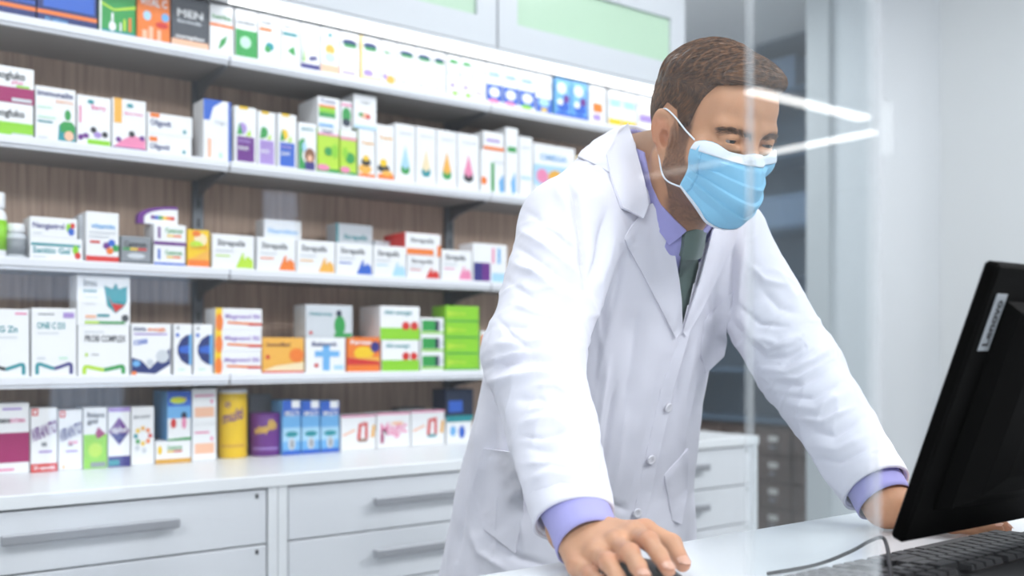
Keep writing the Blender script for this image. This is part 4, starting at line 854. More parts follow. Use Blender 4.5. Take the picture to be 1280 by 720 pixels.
def hand_sdf(P, J, elbow):
    w = np.array(J['w']); d = None
    fr = {'i': (.0105, .0092, .0082, .0072), 'm': (.0108, .0094, .0083, .0073), 'r': (.0102, .0088, .0079, .0070), 'p': (.0092, .0078, .0070, .0063), 't': (.0130, .0118, .0105, .0088)}
    for k in 'imrp':                                  # palm rays
        q = J[k][0] + (w - J[k][0]) * .92 + (J[k][0] - J['m'][0]) * .25
        c = rc(P, q, J[k][0], .0155, .0125); d = c if d is None else smin(d, c, .012)
    d = smin(d, rc(P, w, J['t'][0], .022, .016), .016)
    d = smin(d, rc(P, J['t'][0], (np.array(J['t'][1]) + J['i'][0]) / 2, .013, .010), .012)
    dn = np.array([0, 0, -.010])                      # palm side
    d = smin(d, rc(P, w + dn * .4, (np.array(J['m'][0]) + J['r'][0]) / 2 + dn, .021, .013), .014)
    fing = None
    for k in 'imrpt':
        c = None
        for i in range(3):
            s_ = rc(P, J[k][i], J[k][i + 1], fr[k][i], fr[k][i + 1]); c = s_ if c is None else smin(c, s_, .004)
        c = smin(c, sph(P, J[k][1], fr[k][1] * 1.07), .004)
        fing = c if fing is None else np.minimum(fing, c)
    d = smin(d, fing, .006)
    for k in 'imr': d = smin(d, sph(P, J[k][0] + np.array([0, 0, .002]), .0118), .006)      # knuckles
    d = smin(d, rc(P, w, elbow, .0275, .042), .02)
    return d

# ---------------------------------------------------------------- torso sections (z: centre x, y, half width, half depth)
TZ = np.array([.40, .60, .75, .90, 1.05, 1.20, 1.30, 1.36, 1.41, 1.45])
TS = np.array([[1.15, 1.39, .27, .235], [1.145, 1.36, .245, .215], [1.138, 1.335, .228, .195], [1.118, 1.295, .207, .175], [1.10, 1.235, .192, .158],
               [1.082, 1.165, .188, .142], [1.068, 1.115, .180, .122], [1.062, 1.085, .150, .098], [1.060, 1.075, .105, .072], [1.060, 1.075, .075, .050]])
def torso(P, off=0.0):
    z = P[:, 2]; c = [np.interp(z, TZ, TS[:, i]) for i in range(4)]
    x = np.abs(P[:, 0] - c[0]) / (c[2] + off); y = np.abs(P[:, 1] - c[1]) / (c[3] + off)
    k = (x ** 2.3 + y ** 2.3) ** (1 / 2.3)
    d = (k - 1) * np.minimum(c[2], c[3]) * .85
    return smax(smax(d, z - (1.445 + off), .03), .45 - z, .01)
def body_sdf(P):
    d = torso(P, -.028)
    d = smin(d, rc(P, SR, ER, .048, .042), .03); d = smin(d, rc(P, SL, EL, .048, .042), .03)
    d = smin(d, neck_sdf(P), .02)
    out = d
    L = ((P - HC.astype(np.float32)) @ HR) / HS
    m = np.linalg.norm(L - np.array([0, 0, -.01], np.float32), axis=1) < .20
    if m.any(): out[m] = smin(out[m], head_sdf(L[m]) * HS, .016)
    for J, E_ in ((JR, ER), (JL, EL)):
        w = np.array(J['w']); mm = np.linalg.norm(P - w.astype(np.float32), axis=1) < .34
        if mm.any(): out[mm] = smin(out[mm], hand_sdf(P[mm], J, E_), .01)
    return out

# ---------------------------------------------------------------- skin
def skin_mat():
    m = bpy.data.materials.new('skin'); m.use_nodes = True; MATS['skin'] = m; nt = m.node_tree; b = nt.nodes['Principled BSDF']; L = nt.links.new
    at = nt.nodes.new('ShaderNodeAttribute'); at.attribute_name = 'skin_tone'
    tc = nt.nodes.new('ShaderNodeTexCoord')
    nz = nt.nodes.new('ShaderNodeTexNoise'); nz.inputs['Scale'].default_value = 55; nz.inputs['Detail'].default_value = 6; L(tc.outputs['Object'], nz.inputs['Vector'])
    mr = nt.nodes.new('ShaderNodeMapRange'); mr.inputs['To Min'].default_value = .86; mr.inputs['To Max'].default_value = 1.12; L(nz.outputs['Fac'], mr.inputs[0])
    mul = nt.nodes.new('ShaderNodeVectorMath'); mul.operation = 'SCALE'; L(at.outputs['Color'], mul.inputs[0]); L(mr.outputs[0], mul.inputs['Scale'])
    L(mul.outputs[0], b.inputs['Base Color'])
    b.inputs['Roughness'].default_value = .48; b.inputs['Subsurface Weight'].default_value = .12; b.inputs['Subsurface Radius'].default_value = (.012, .004, .002); b.inputs['Subsurface Scale'].default_value = .5
    n2 = nt.nodes.new('ShaderNodeTexNoise'); n2.inputs['Scale'].default_value = 420; n2.inputs['Detail'].default_value = 3; L(tc.outputs['Object'], n2.inputs['Vector'])
    bp = nt.nodes.new('ShaderNodeBump'); bp.inputs['Strength'].default_value = .25; bp.inputs['Distance'].default_value = .001; L(n2.outputs['Fac'], bp.inputs['Height']); L(bp.outputs[0], b.inputs['Normal'])
    return m
M_SKIN = skin_mat()
import time; T0 = time.time()
bV, bQ = surfnet(body_sdf, (.62, .56, .78), (1.42, 1.46, 1.56), .0023)
bV = lap(bV, bQ, 1, .4)
print('body', len(bV), time.time() - T0)
person = root('person', (1.13, 1.33, 0), 'person in a white lab coat and blue face mask leaning on the desk', 'person')
body = np_mesh('body', bV, bQ, M_SKIN, person)
# skin tone per vertex: warm base, redder knuckles and ears, short dark beard, sideburns
bL = (bV - HC) @ HR.astype(float) / HS
base = np.tile(np.array(lin('#c99573')), (len(bV), 1))
inh = (np.linalg.norm(bL, axis=1) < .22)
x_, y_, z_ = np.abs(bL[:, 0]), bL[:, 1], bL[:, 2]
rng = np.random.RandomState(3); nzv = rng.rand(len(bV))
line = np.interp(y_, [-.13, -.09, -.06, -.035, -.012, -.002, .01], [-.05, -.05, -.048, -.040, .00, .02, -.1])
beard = sstep(-.006, .008, line - z_ + .0) * sstep(.012, -.004, y_ - np.interp(z_, [-.13, -.07, -.02, .03], [.01, .012, -.004, -.004])) * sstep(-.165, -.125, z_)
burn = sstep(.006, -.005, np.abs(y_ + .023 + z_ * .1) - .012) * sstep(-.08, -.05, z_) * (x_ > .04) * (1 + .35 * sstep(-.03, .01, z_))
beard = np.clip(np.maximum(beard * .74, burn * .74), 0, 1) * inh * (.8 + .4 * nzv)
fade = sstep(-.075, -.05, z_) * sstep(.025, .045, y_) * inh * .45      # shaved nape
red = np.zeros(len(bV))
red += .5 * sstep(.018, .006, np.abs(np.linalg.norm(bL - np.array([-.085, .02, -.01]), axis=1) - .012)) * inh
for J in (JR, JL):
    for k in 'imrpt':
        for i in (0, 1, 3): red = np.maximum(red, .45 * sstep(.018, .006, np.linalg.norm(bV - J[k][i], axis=1)))
tone = base * (1 - red[:, None]) + np.array(lin('#c67f63')) * red[:, None]
dk = np.clip(beard + fade, 0, .85)[:, None]
tone = tone * (1 - dk) + np.array(lin('#52392e')) * dk
me = body.data; ca = me.color_attributes.new('skin_tone', 'FLOAT_COLOR', 'POINT')
ca.data.foreach_set('color', np.concatenate([tone, np.ones((len(bV), 1))], 1).astype(np.float32).ravel())

# ---------------------------------------------------------------- eyes, brows, nails
def eye_mat():
    m = bpy.data.materials.new('eyeball'); m.use_nodes = True; MATS['eyeball'] = m; nt = m.node_tree; b = nt.nodes['Principled BSDF']; L = nt.links.new
    tc = nt.nodes.new('ShaderNodeTexCoord'); vm = nt.nodes.new('ShaderNodeVectorMath'); vm.operation = 'DOT_PRODUCT'
    nm = nt.nodes.new('ShaderNodeVectorMath'); nm.operation = 'NORMALIZE'; L(tc.outputs['Object'], nm.inputs[0]); L(nm.outputs[0], vm.inputs[0])
    g = Vector((.10, -.93, -.34)).normalized(); vm.inputs[1].default_value = g
    cr = nt.nodes.new('ShaderNodeValToRGB'); cr.color_ramp.interpolation = 'LINEAR'; e = cr.color_ramp.elements
    e[0].position = .78; e[0].color = (.24, .19, .175, 1); e[1].position = .985; e[1].color = (.005, .005, .006, 1)
    q = cr.color_ramp.elements.new(.81); q.color = (.03, .035, .04, 1); q = cr.color_ramp.elements.new(.965); q.color = (.05, .055, .05, 1)
    L(vm.outputs['Value'], cr.inputs[0]); L(cr.outputs[0], b.inputs['Base Color']); b.inputs['Roughness'].default_value = .08
    return m
M_EYE = eye_mat()
for s in (-1, 1):
    p = h2w((s * EYE[0], EYE[1], EYE[2])); bm = bmesh.new(); bmesh.ops.create_uvsphere(bm, u_segments=24, v_segments=16, radius=.0124 * HS)
    me = bpy.data.meshes.new('eye'); bm.to_mesh(me); bm.free(); me.materials.append(M_EYE); me.polygons.foreach_set('use_smooth', [True] * len(me.polygons))
    o = bpy.data.objects.new('eye', me); COL.objects.link(o); o.location = Vector(p) - person.location; o.rotation_euler = (0, 0, 0); o.parent = person
def snap(f, p, it=6):
    p = np.array(p, np.float32)
    for _ in range(it):
        d = f(p); e = 1e-3; g = np.stack([(f(p + np.eye(3, dtype=np.float32)[k] * e) - d) / e for k in range(3)], 1)
        g /= np.maximum(np.linalg.norm(g, axis=1), 1e-6)[:, None]; p = p - g * d[:, None]
    return p, g
M_HAIR = None
def hair_mat(name, c1, c2):
    m = bpy.data.materials.new(name); m.use_nodes = True; MATS[name] = m; nt = m.node_tree; b = nt.nodes['Principled BSDF']; L = nt.links.new
    tc = nt.nodes.new('ShaderNodeTexCoord'); nz = nt.nodes.new('ShaderNodeTexNoise'); nz.inputs['Scale'].default_value = 160; nz.inputs['Detail'].default_value = 4; L(tc.outputs['Object'], nz.inputs['Vector'])
    cr = nt.nodes.new('ShaderNodeValToRGB'); cr.color_ramp.elements[0].position = .35; cr.color_ramp.elements[1].position = .7
    cr.color_ramp.elements[0].color = (*lin(c1), 1); cr.color_ramp.elements[1].color = (*lin(c2), 1)
    L(nz.outputs['Fac'], cr.inputs[0]); L(cr.outputs[0], b.inputs['Base Color']); b.inputs['Roughness'].default_value = .42; b.inputs['Specular IOR Level'].default_value = .45
    return m
M_HAIR = hair_mat('brown_hair', '#38251b', '#604430'); M_STRAND = hair_mat('hair_strand', '#482f20', '#946b4b'); M_BROW = hair_mat('brow_hair', '#5e4638', '#8a6a57')
def strands(name, polys, rad, m, parent, nseg=3):
    V = []; Fq = []; n = 0
    polys = np.array(polys)                       # S, K, 3
    S, K, _ = polys.shape
    tan = np.gradient(polys, axis=1); tan /= np.maximum(np.linalg.norm(tan, axis=2, keepdims=True), 1e-9)
    ref = np.array([.3, .5, .81]); a = np.cross(tan, ref); a /= np.maximum(np.linalg.norm(a, axis=2, keepdims=True), 1e-9); b = np.cross(tan, a)
    tap = np.clip(np.linspace(1.25, .15, K), .15, 1)
    ringv = []
    for j in range(nseg):
        q = 2 * math.pi * j / nseg; ringv.append(polys + (a * math.cos(q) + b * math.sin(q)) * rad * tap[None, :, None])
    V = np.stack(ringv, 2).reshape(-1, 3)          # S,K,nseg
    i0 = (np.arange(S)[:, None, None] * K + np.arange(K - 1)[None, :, None]) * nseg; j = np.arange(nseg)[None, None, :]
    Q = np.stack([i0 + j, i0 + (j + 1) % nseg, i0 + nseg + (j + 1) % nseg, i0 + nseg + j], -1).reshape(-1, 4)
    return np_mesh(name, V, Q, m, parent)
HF32 = HR.astype(float)
def L2W(p): return HC + (p * HS) @ HF32.T
for s in (-1, 1):
    P = []
    for k in range(210):
        u = rng.rand(); zz = .0078 + .0085 * math.sin(u * 2.3) + rng.randn() * .0021; xx = .011 + .043 * u
        P.append((s * xx, -.105 + .02 * u, zz))
    p0, g = snap(head_sdf, np.array(P)); u = (np.abs(p0[:, 0]) - .012) / .036
    dirn = np.stack([s * (.35 + .75 * u), np.zeros_like(u), .8 - 1.1 * u], 1); dirn -= (dirn * g).sum(1, keepdims=True) * g; dirn /= np.linalg.norm(dirn, axis=1, keepdims=True)
    pol = [p0 + dirn * t + g * (.0004 + .0016 * t / .009) for t in np.linspace(0, .009, 4)]
    strands('eyebrow', L2W(np.stack(pol, 1).reshape(-1, 3)).reshape(len(P), 4, 3), .00034, M_BROW, person)
M_NAIL = mat('fingernail', '#d3a28c', .3, var=.03)
for J, ks in ((JR, 'imrpt'), (JL, 'imrpt')):
    for k in ks:
        tip, dip = np.array(J[k][3]), np.array(J[k][2]); ax = (tip - dip) / np.linalg.norm(tip - dip); r_ = {'t': .0088}.get(k, .0071)
        upv = UP - ax * (UP @ ax); upv /= np.linalg.norm(upv); sd = np.cross(ax, upv)
        vs = []
        for i in range(6):
            for j in range(7):
                q = (j - 3) / 3 * 1.0; w_ = 1 - .25 * (i / 5) ** 3; t_ = (i / 5 - .35) * .0115 * (1 - .06 * (j - 3) ** 2 * (i > 3))
                vs.append(tip + ax * t_ + (upv * math.cos(q * w_) + sd * math.sin(q * w_)) * (r_ + .0006) * (1.0 if t_ < .004 else .9))
        MB().add(vs, [(i * 7 + j, i * 7 + j + 1, i * 7 + j + 8, i * 7 + j + 7) for i in range(5) for j in range(6)]).build('fingernail', M_NAIL, person, smooth=True)

# ---------------------------------------------------------------- hair
HY_ = [-.13, -.085, -.060, -.046, -.037, -.031, -.014, -.006, .020, .034, .044, .060, .130]
HZ_ = [.082, .080, .074, .050, .026, .008, .006, .028, .036, .020, -.018, -.048, -.058]
def hair_sdf(p):
    d = head_base(p); z = p[:, 2]; y = p[:, 1]
    top = sstep(.045, .105, z)
    th = .003 + .010 * top + .006 * sstep(-.03, -.08, y) * sstep(.072, .10, z)
    rid = np.sin(p[:, 1] * 330 + p[:, 0] * 150 + 4 * np.sin(p[:, 0] * 40)) * .0011 * (.3 + top)
    d = d - th - rid
    cut = (np.interp(y, HY_, HZ_) - z) * .75
    return smax(d, cut, .007)
hV, hQ = surfnet(hair_sdf, (-.105, -.15, -.08), (.105, .15, .17), .0024)
hair = np_mesh('hair', L2W(hV), hQ, M_HAIR, person)
N_S = 5200
sel = rng.choice(len(hV), N_S * 2); P = hV[sel].astype(np.float32)
P = P[(P[:, 2] > np.interp(P[:, 1], HY_, HZ_) + .004)][:N_S]
p0, g = snap(hair_sdf, P, 3)
pol = [p0]; K = 7
for i in range(K - 1):
    tp = sstep(.03, .085, p0[:, 2])[:, None]
    fl = np.array([.80, -.30, .05]) * tp + np.array([0, .55, -.80]) * (1 - tp)
    fl = fl + .07 * np.sin(p0[:, [1, 2, 0]] * 60) + rng.randn(len(p0), 3) * .025
    _, gg = snap(hair_sdf, p0, 1); fl = fl - (fl * gg).sum(1, keepdims=True) * gg; fl /= np.maximum(np.linalg.norm(fl, axis=1, keepdims=True), 1e-6)
    st = (.0024 + .0090 * tp); p0 = p0 + fl * st; q, gg = snap(hair_sdf, p0, 2); p0 = q + gg * (.0006 + .0009 * rng.rand(len(p0), 1) * tp * (i / 3)); pol.append(p0)
pol = np.stack(pol, 1)
strands('hair_strands', L2W(pol.reshape(-1, 3)).reshape(pol.shape), .00042, M_STRAND, hair)['kind'] = 'stuff'

# ---------------------------------------------------------------- face mask
M_MASK = mat('mask_fabric_blue', '#8ecbec', .75, var=.04, scale=40, bump=.12, bscale=900)
M_MASKW = mat('mask_binding_white', '#e4ecf6', .75, var=.03, scale=60, bump=.15, bscale=900)
def mask_pt(u, v, off=0.0):
    s = 2 * u - 1
    yf = np.interp(v, [0, .12, .35, .6, .85, 1], [-.1070, -.1225, -.1325, -.1255, -.104, -.078]); zf = np.interp(v, [0, .2, .5, .8, 1], [-.014, -.038, -.074, -.110, -.128])
    ys = np.interp(v, [0, 1], [-.060, -.033]); zs = np.interp(v, [0, .5, 1], [-.013, -.044, -.076])
    xs = np.interp(v, [0, .5, 1], [.0600, .0625, .0600])
    c = abs(s)
    if v < .35: sh = (1 - c) * .55 + .45 * (1 - c ** 2.4)          # peaked over the nose
    else:
        k = min(1, (v - .35) / .3); sh = ((1 - c) * .55 + .45 * (1 - c ** 2.4)) * (1 - k) + (1 - c ** 2.2) * k
    y = ys + (yf - ys) * sh; z = zs + (zf - zs) * (1 - c ** 1.7)
    x = s * xs
    ple = 0
    if .16 < v < .92:
        w = ((v - .16) / .19) % 1.0; ple = .0050 * (1 - w) * min(1, (1 - c) * 5 + .25)
    n = np.array([s * .75, -1 + .45 * c, -.25 * v]); n /= np.linalg.norm(n)
    return np.array([x, y, z]) + n * (ple + off)
NU, NV_ = 40, 72
def mask_body(p):
    d = smin(head_base(p), rc(p, (0, -.092, .012), (0, -.1125, -.036), .0075, .0115), .02)
    return d
def push_out(A, dist):
    A = A.astype(np.float32)
    for _ in range(5):
        d = mask_body(A); e = 1.5e-3; g = np.stack([(mask_body(A + np.eye(3, dtype=np.float32)[k] * e) - d) / e for k in range(3)], 1); g /= np.maximum(np.linalg.norm(g, axis=1), 1e-6)[:, None]
        A = A + g * np.maximum(dist - d, 0)[:, None]
    return A.astype(float)
def mask_sheet(name, u0, u1, v0, v1, nu, nv, m, parent, off, th=.0012):
    us = np.linspace(u0, u1, nu); vs = np.linspace(v0, v1, nv)
    A = np.array([mask_pt(u, v, off) for v in vs for u in us]); Bk_ = np.array([mask_pt(u, v, off - th) for v in vs for u in us])
    n = nu * nv; Q = [(i * nu + j, i * nu + j + 1, (i + 1) * nu + j + 1, (i + 1) * nu + j) for i in range(nv - 1) for j in range(nu - 1)]
    Q2 = [tuple(n + k for k in q[::-1]) for q in Q]
    rim = [i for i in range(nu)] + [i * nu + nu - 1 for i in range(1, nv)] + [(nv - 1) * nu + j for j in range(nu - 2, -1, -1)] + [i * nu for i in range(nv - 2, 0, -1)]
    Q3 = [(rim[i], rim[(i + 1) % len(rim)], n + rim[(i + 1) % len(rim)], n + rim[i]) for i in range(len(rim))]
    A = push_out(A, .0032 + off); Bk_ = push_out(Bk_, .0020 + off)
    W = L2W(np.concatenate([A, Bk_]))
    return MB().add(W.tolist(), Q + Q2 + Q3).build(name, m, parent, smooth=True)
mk = mask_sheet('face_mask', 0, 1, 0, 1, NU, NV_, M_MASK, person, 0.0); mk['label'] = 'pale blue pleated face mask'
mask_sheet('top_band', 0, 1, -.0, .115, NU, 8, M_MASKW, mk, .0012)
mask_sheet('bottom_band', 0, 1, .955, 1.0, NU, 5, M_MASKW, mk, .0012)
for a, b_ in ((0, .055), (.945, 1)): mask_sheet('side_band', a, b_, .0, 1, 5, NV_, M_MASK, mk, .0008)
def loop(s):
    tp = mask_pt(0.02 if s < 0 else .98, .03, .001); bt = mask_pt(.02 if s < 0 else .98, .97, .001)
    e1 = np.array([s * .0775, -.006, .020]); e2 = np.array([s * .0785, .022, .026]); e3 = np.array([s * .0775, .034, .002]); e4 = np.array([s * .0735, .016, -.042])
    mid = (bt + e4) / 2 + np.array([s * .004, .006, -.012]); up_ = (tp + e1) / 2 + np.array([s * .003, 0, .0])
    ctl = [tp, up_, e1, e2, e3, e4, mid, bt]; pts = []
    for i in range(len(ctl) - 1):
        p0_, p1, p2, p3 = ctl[max(i - 1, 0)], ctl[i], ctl[i + 1], ctl[min(i + 2, len(ctl) - 1)]
        for t_ in np.linspace(0, 1, 6)[:-1]:
            pts.append(.5 * ((2 * p1) + (-p0_ + p2) * t_ + (2 * p0_ - 5 * p1 + 4 * p2 - p3) * t_ ** 2 + (-p0_ + 3 * p1 - 3 * p2 + p3) * t_ ** 3))
    pts.append(ctl[-1]); MB().tube(L2W(np.array(pts)).tolist(), .0012, 8).build('ear_loop', M_MASKW, mk, smooth=True)
loop(-1); loop(1)

# ================================================================== clothing
def cloth_mat(name, col, bump=.25, rough=.8):
    m = bpy.data.materials.new(name); m.use_nodes = True; MATS[name] = m; nt = m.node_tree; b = nt.nodes['Principled BSDF']; L = nt.links.new
    tc = nt.nodes.new('ShaderNodeTexCoord')
    nz = nt.nodes.new('ShaderNodeTexNoise'); nz.inputs['Scale'].default_value = 14; nz.inputs['Detail'].default_value = 3; nz.inputs['Distortion'].default_value = .8; L(tc.outputs['Object'], nz.inputs['Vector'])
    wv = nt.nodes.new('ShaderNodeTexNoise'); wv.inputs['Scale'].default_value = 900; L(tc.outputs['Object'], wv.inputs['Vector'])
    b1 = nt.nodes.new('ShaderNodeBump'); b1.inputs['Strength'].default_value = bump; b1.inputs['Distance'].default_value = .006; L(nz.outputs['Fac'], b1.inputs['Height'])
    b2 = nt.nodes.new('ShaderNodeBump'); b2.inputs['Strength'].default_value = .12; b2.inputs['Distance'].default_value = .0006; L(wv.outputs['Fac'], b2.inputs['Height']); L(b1.outputs[0], b2.inputs['Normal'])
    L(b2.outputs[0], b.inputs['Normal'])
    mr = nt.nodes.new('ShaderNodeMapRange'); mr.inputs['To Min'].default_value = .975; mr.inputs['To Max'].default_value = 1.02; L(wv.outputs['Fac'], mr.inputs[0])
    mx = nt.nodes.new('ShaderNodeVectorMath'); mx.operation = 'SCALE'; mx.inputs[0].default_value = lin(col); L(mr.outputs[0], mx.inputs['Scale']); L(mx.outputs[0], b.inputs['Base Color'])
    b.inputs['Roughness'].default_value = rough; b.inputs['Sheen Weight'].default_value = .1; b.inputs['Specular IOR Level'].default_value = .2
    return m
M_COAT = cloth_mat('white_coat_cotton', '#e8e7f2', .22)
M_SHIRT = cloth_mat('lilac_shirt_cotton', '#a6a3dc', .1)
M_TIE = cloth_mat('grey_green_tie', '#62736f', .05, .5)
M_TROUS = cloth_mat('dark_trouser_wool', '#2d3140', .3)
M_SHOE = mat('black_shoe_leather', '#141414', .3)
M_BTN = mat('white_button', '#e9e7ee', .3)

def unit(v): v = np.array(v, float); return v / np.linalg.norm(v)
HAND_F = unit(WR - ER); HANDL_F = unit(WL - EL)
CR_ = pd(700, 640, 1.128)      # end of the right coat sleeve (centre of its opening)
CR_ = ER + HAND_F * (np.linalg.norm(WR - ER) * .955); CL_ = EL + HANDL_F * (np.linalg.norm(WL - EL) * .885)
def coat_sdf(P):
    d = torso(P)
    for S_, E_, C_, r0, r1, r2, sh in ((SR, ER, CR_, .073, .0605, .0450, -1), (SL, EL, CL_, .070, .060, .047, 1)):
        fx_ = unit(C_ - E_)
        a = smin(rc(P, S_, E_, r0, r1), rc(P, E_, C_ + fx_ * .05, r1, r2 - .002), .02)
        cutp = ((P - C_.astype(np.float32)) @ fx_.astype(np.float32))
        a = smax(a, cutp, .004)
        inner = rc(P, E_, C_ + fx_ * .08, r1 - .012, r2 - .008)
        inner = np.maximum(inner, -(cutp + .045))
        a = np.maximum(a, -inner)
        yoke = rc(P, S_ + np.array([0, .005, .012]), (1.062 + sh * .055, 1.08, 1.395), .062, .045)
        d = smin(d, yoke, .035)
        d = smin(d, a, .020)
    return d
T0 = time.time()
cV, cQ = surfnet(coat_sdf, (.58, .60, .43), (1.50, 1.66, 1.48), .0031)
cV = lap(cV, cQ, 3, .5)
# cloth folds: creases and ridges measured on the photograph, pressed into the cloth along its normal
FOLDS = [  # (points, half width px, height m)
 ([(704, 222), (718, 245), (727, 290), (731, 330), (733, 362)], 6, -.009), ([(690, 226), (708, 255), (716, 300), (718, 350)], 9, .003),
 ([(733, 362), (742, 335), (752, 300), (760, 262)], 7, -.007), ([(745, 365), (757, 330), (768, 290)], 10, .003),
 ([(645, 285), (680, 308), (712, 335), (728, 352)], 7, .0045), ([(640, 305), (672, 325), (705, 350), (726, 366)], 6, -.0035),
 ([(636, 325), (668, 345), (700, 368), (722, 374)], 8, .004), ([(632, 350), (665, 372), (700, 385), (718, 384)], 7, -.003),
 ([(655, 262), (690, 288), (718, 315)], 7, -.0025),
 ([(603, 462), (630, 455), (665, 448), (700, 452), (712, 462)], 8, -.006), ([(600, 478), (635, 474), (672, 468), (706, 474)], 8, .0055),
 ([(612, 430), (650, 430), (695, 422)], 9, .004), ([(625, 405), (660, 410), (700, 402)], 7, -.003),
 ([(640, 500), (672, 498), (706, 508)], 9, -.0035), ([(650, 530), (690, 522), (722, 545)], 9, .004), ([(655, 560), (690, 565), (728, 560)], 9, -.003),
 ([(660, 600), (690, 590), (735, 598)], 8, .003), ([(622, 500), (632, 550), (645, 600), (655, 640)], 6, -.0035),
 ([(700, 470), (735, 560), (748, 615)], 8, .003),
 # body of the coat
 ([(770, 330), (762, 400), (745, 480), (735, 560)], 14, .005), ([(800, 380), (790, 460), (775, 540)], 14, -.004), ([(755, 380), (748, 440), (742, 500)], 9, -.004),
 ([(825, 450), (812, 520), (795, 590), (780, 640)], 10, -.002), ([(600, 520), (592, 580), (580, 650)], 9, .005), ([(618, 520), (612, 590), (600, 660)], 9, -.006),
 ([(598, 640), (612, 672), (650, 700), (690, 708)], 6, -.004), ([(588, 660), (600, 690), (640, 716)], 8, .004), ([(640, 560), (650, 620), (655, 690)], 10, .004),
 ([(870, 420), (858, 480), (850, 540)], 9, .004), ([(890, 380), (885, 430), (872, 470)], 7, -.003),
 # left sleeve
 ([(918, 300), (912, 345), (912, 400)], 7, -.005), ([(930, 305), (926, 350), (924, 395)], 8, .003),
 ([(914, 402), (935, 430), (955, 449), (985, 446), (1006, 434)], 6, -.005), ([(918, 392), (945, 420), (972, 430), (1002, 418)], 7, .0045),
 ([(955, 462), (985, 465), (1020, 450), (1038, 436)], 7, .005), ([(965, 480), (1000, 482), (1040, 462)], 6, -.004), ([(950, 360), (975, 385), (1000, 392)], 8, -.003),
 ([(975, 340), (985, 360), (998, 378)], 7, .003), ([(985, 505), (1020, 512), (1060, 490)], 8, .004), ([(1000, 534), (1042, 545), (1078, 524)], 7, -.004),
 ([(1010, 555), (1045, 562), (1085, 545)], 8, .003), ([(1005, 545), (1025, 580), (1042, 612)], 5, .0025), ([(1090, 540), (1100, 570)], 8, -.002)]
FOLDS += [([(757, 200), (735, 206), (712, 219), (688, 231)], 2.5, -.0022), ([(752, 210), (732, 216), (708, 230)], 6, .0022),
 ([(640, 262), (628, 320), (616, 380), (604, 450)], 2.5, -.0012),
 ([(668, 275), (700, 292), (724, 318)], 4, .003), ([(650, 335), (685, 352), (716, 362)], 3.5, .003), ([(640, 380), (672, 392), (708, 396)], 4, .003), ([(622, 398), (640, 420), (660, 436)], 4, -.003),
 ([(608, 452), (640, 444), (676, 440)], 3.5, .003), ([(660, 462), (690, 462), (712, 470)], 3.5, -.004), ([(668, 484), (694, 482), (712, 494)], 4, .0035), ([(655, 515), (688, 508), (716, 524)], 3.5, .003),
 ([(650, 545), (676, 548), (712, 540)], 3.5, -.0025), ([(655, 580), (690, 578), (732, 585)], 4, .0025), ([(664, 618), (700, 606), (738, 612)], 3, -.002),
 ([(738, 372), (748, 400), (752, 440)], 5, .003), ([(746, 300), (742, 330), (735, 352)], 4, .003), ([(775, 310), (772, 350), (760, 400)], 5, -.003),
 ([(760, 450), (752, 500), (745, 560)], 6, .004), ([(785, 500), (775, 560), (765, 620)], 7, .0035), ([(770, 480), (760, 540), (752, 600)], 5, -.004), ([(735, 600), (760, 630), (790, 640)], 6, -.003),
 ([(860, 430), (850, 470), (842, 520)], 4, -.003), ([(870, 470), (858, 520), (852, 570)], 5, .003),
 ([(922, 380), (950, 405), (985, 408)], 3.5, -.0035), ([(930, 412), (960, 436), (995, 428)], 3, .003), ([(948, 455), (980, 457), (1015, 440)], 3, -.003), ([(962, 472), (1000, 474), (1035, 452)], 3.5, .003),
 ([(978, 495), (1015, 498), (1052, 478)], 4, -.003), ([(992, 522), (1030, 528), (1068, 508)], 4, .0035), ([(1015, 572), (1050, 578), (1092, 558)], 3.5, -.0025), ([(935, 330), (955, 350), (985, 358)], 5, .003),
 ([(590, 560), (583, 620), (570, 700)], 4, -.004), ([(625, 600), (622, 650), (618, 700)], 5, .004), ([(572, 610), (566, 660), (558, 710)], 5, .003)]
N = vnorm(cV, cQ)
ux, uy, ud = proj(cV)
vd = cV - CAM; facing = -(vd * N).sum(1) / np.linalg.norm(vd, axis=1); wgt = sstep(.0, .3, facing)
disp = np.zeros(len(cV))
for pts, hw, amp in FOLDS:
    bx = (ux > min(p[0] for p in pts) - 3 * hw) & (ux < max(p[0] for p in pts) + 3 * hw) & (uy > min(p[1] for p in pts) - 3 * hw) & (uy < max(p[1] for p in pts) + 3 * hw)
    ii = np.nonzero(bx)[0]; q = np.stack([ux[ii], uy[ii]], 1); best = np.full(len(ii), 1e9); tt = np.zeros(len(ii)); n = len(pts) - 1
    for k in range(n):
        a, b_ = np.array(pts[k], float), np.array(pts[k + 1], float); ab = b_ - a; t_ = np.clip(((q - a) @ ab) / (ab @ ab), 0, 1)
        dd = np.linalg.norm(q - a - t_[:, None] * ab, axis=1); m = dd < best; best[m] = dd[m]; tt[m] = (k + t_[m]) / n
    disp[ii] += 1.5 * amp * (.55 * np.exp(-(best / (hw * .9)) ** 2) + .45 * np.exp(-best / (hw * .45))) * (sstep(0, .25, tt) * sstep(1, .75, tt) * .75 + .25)
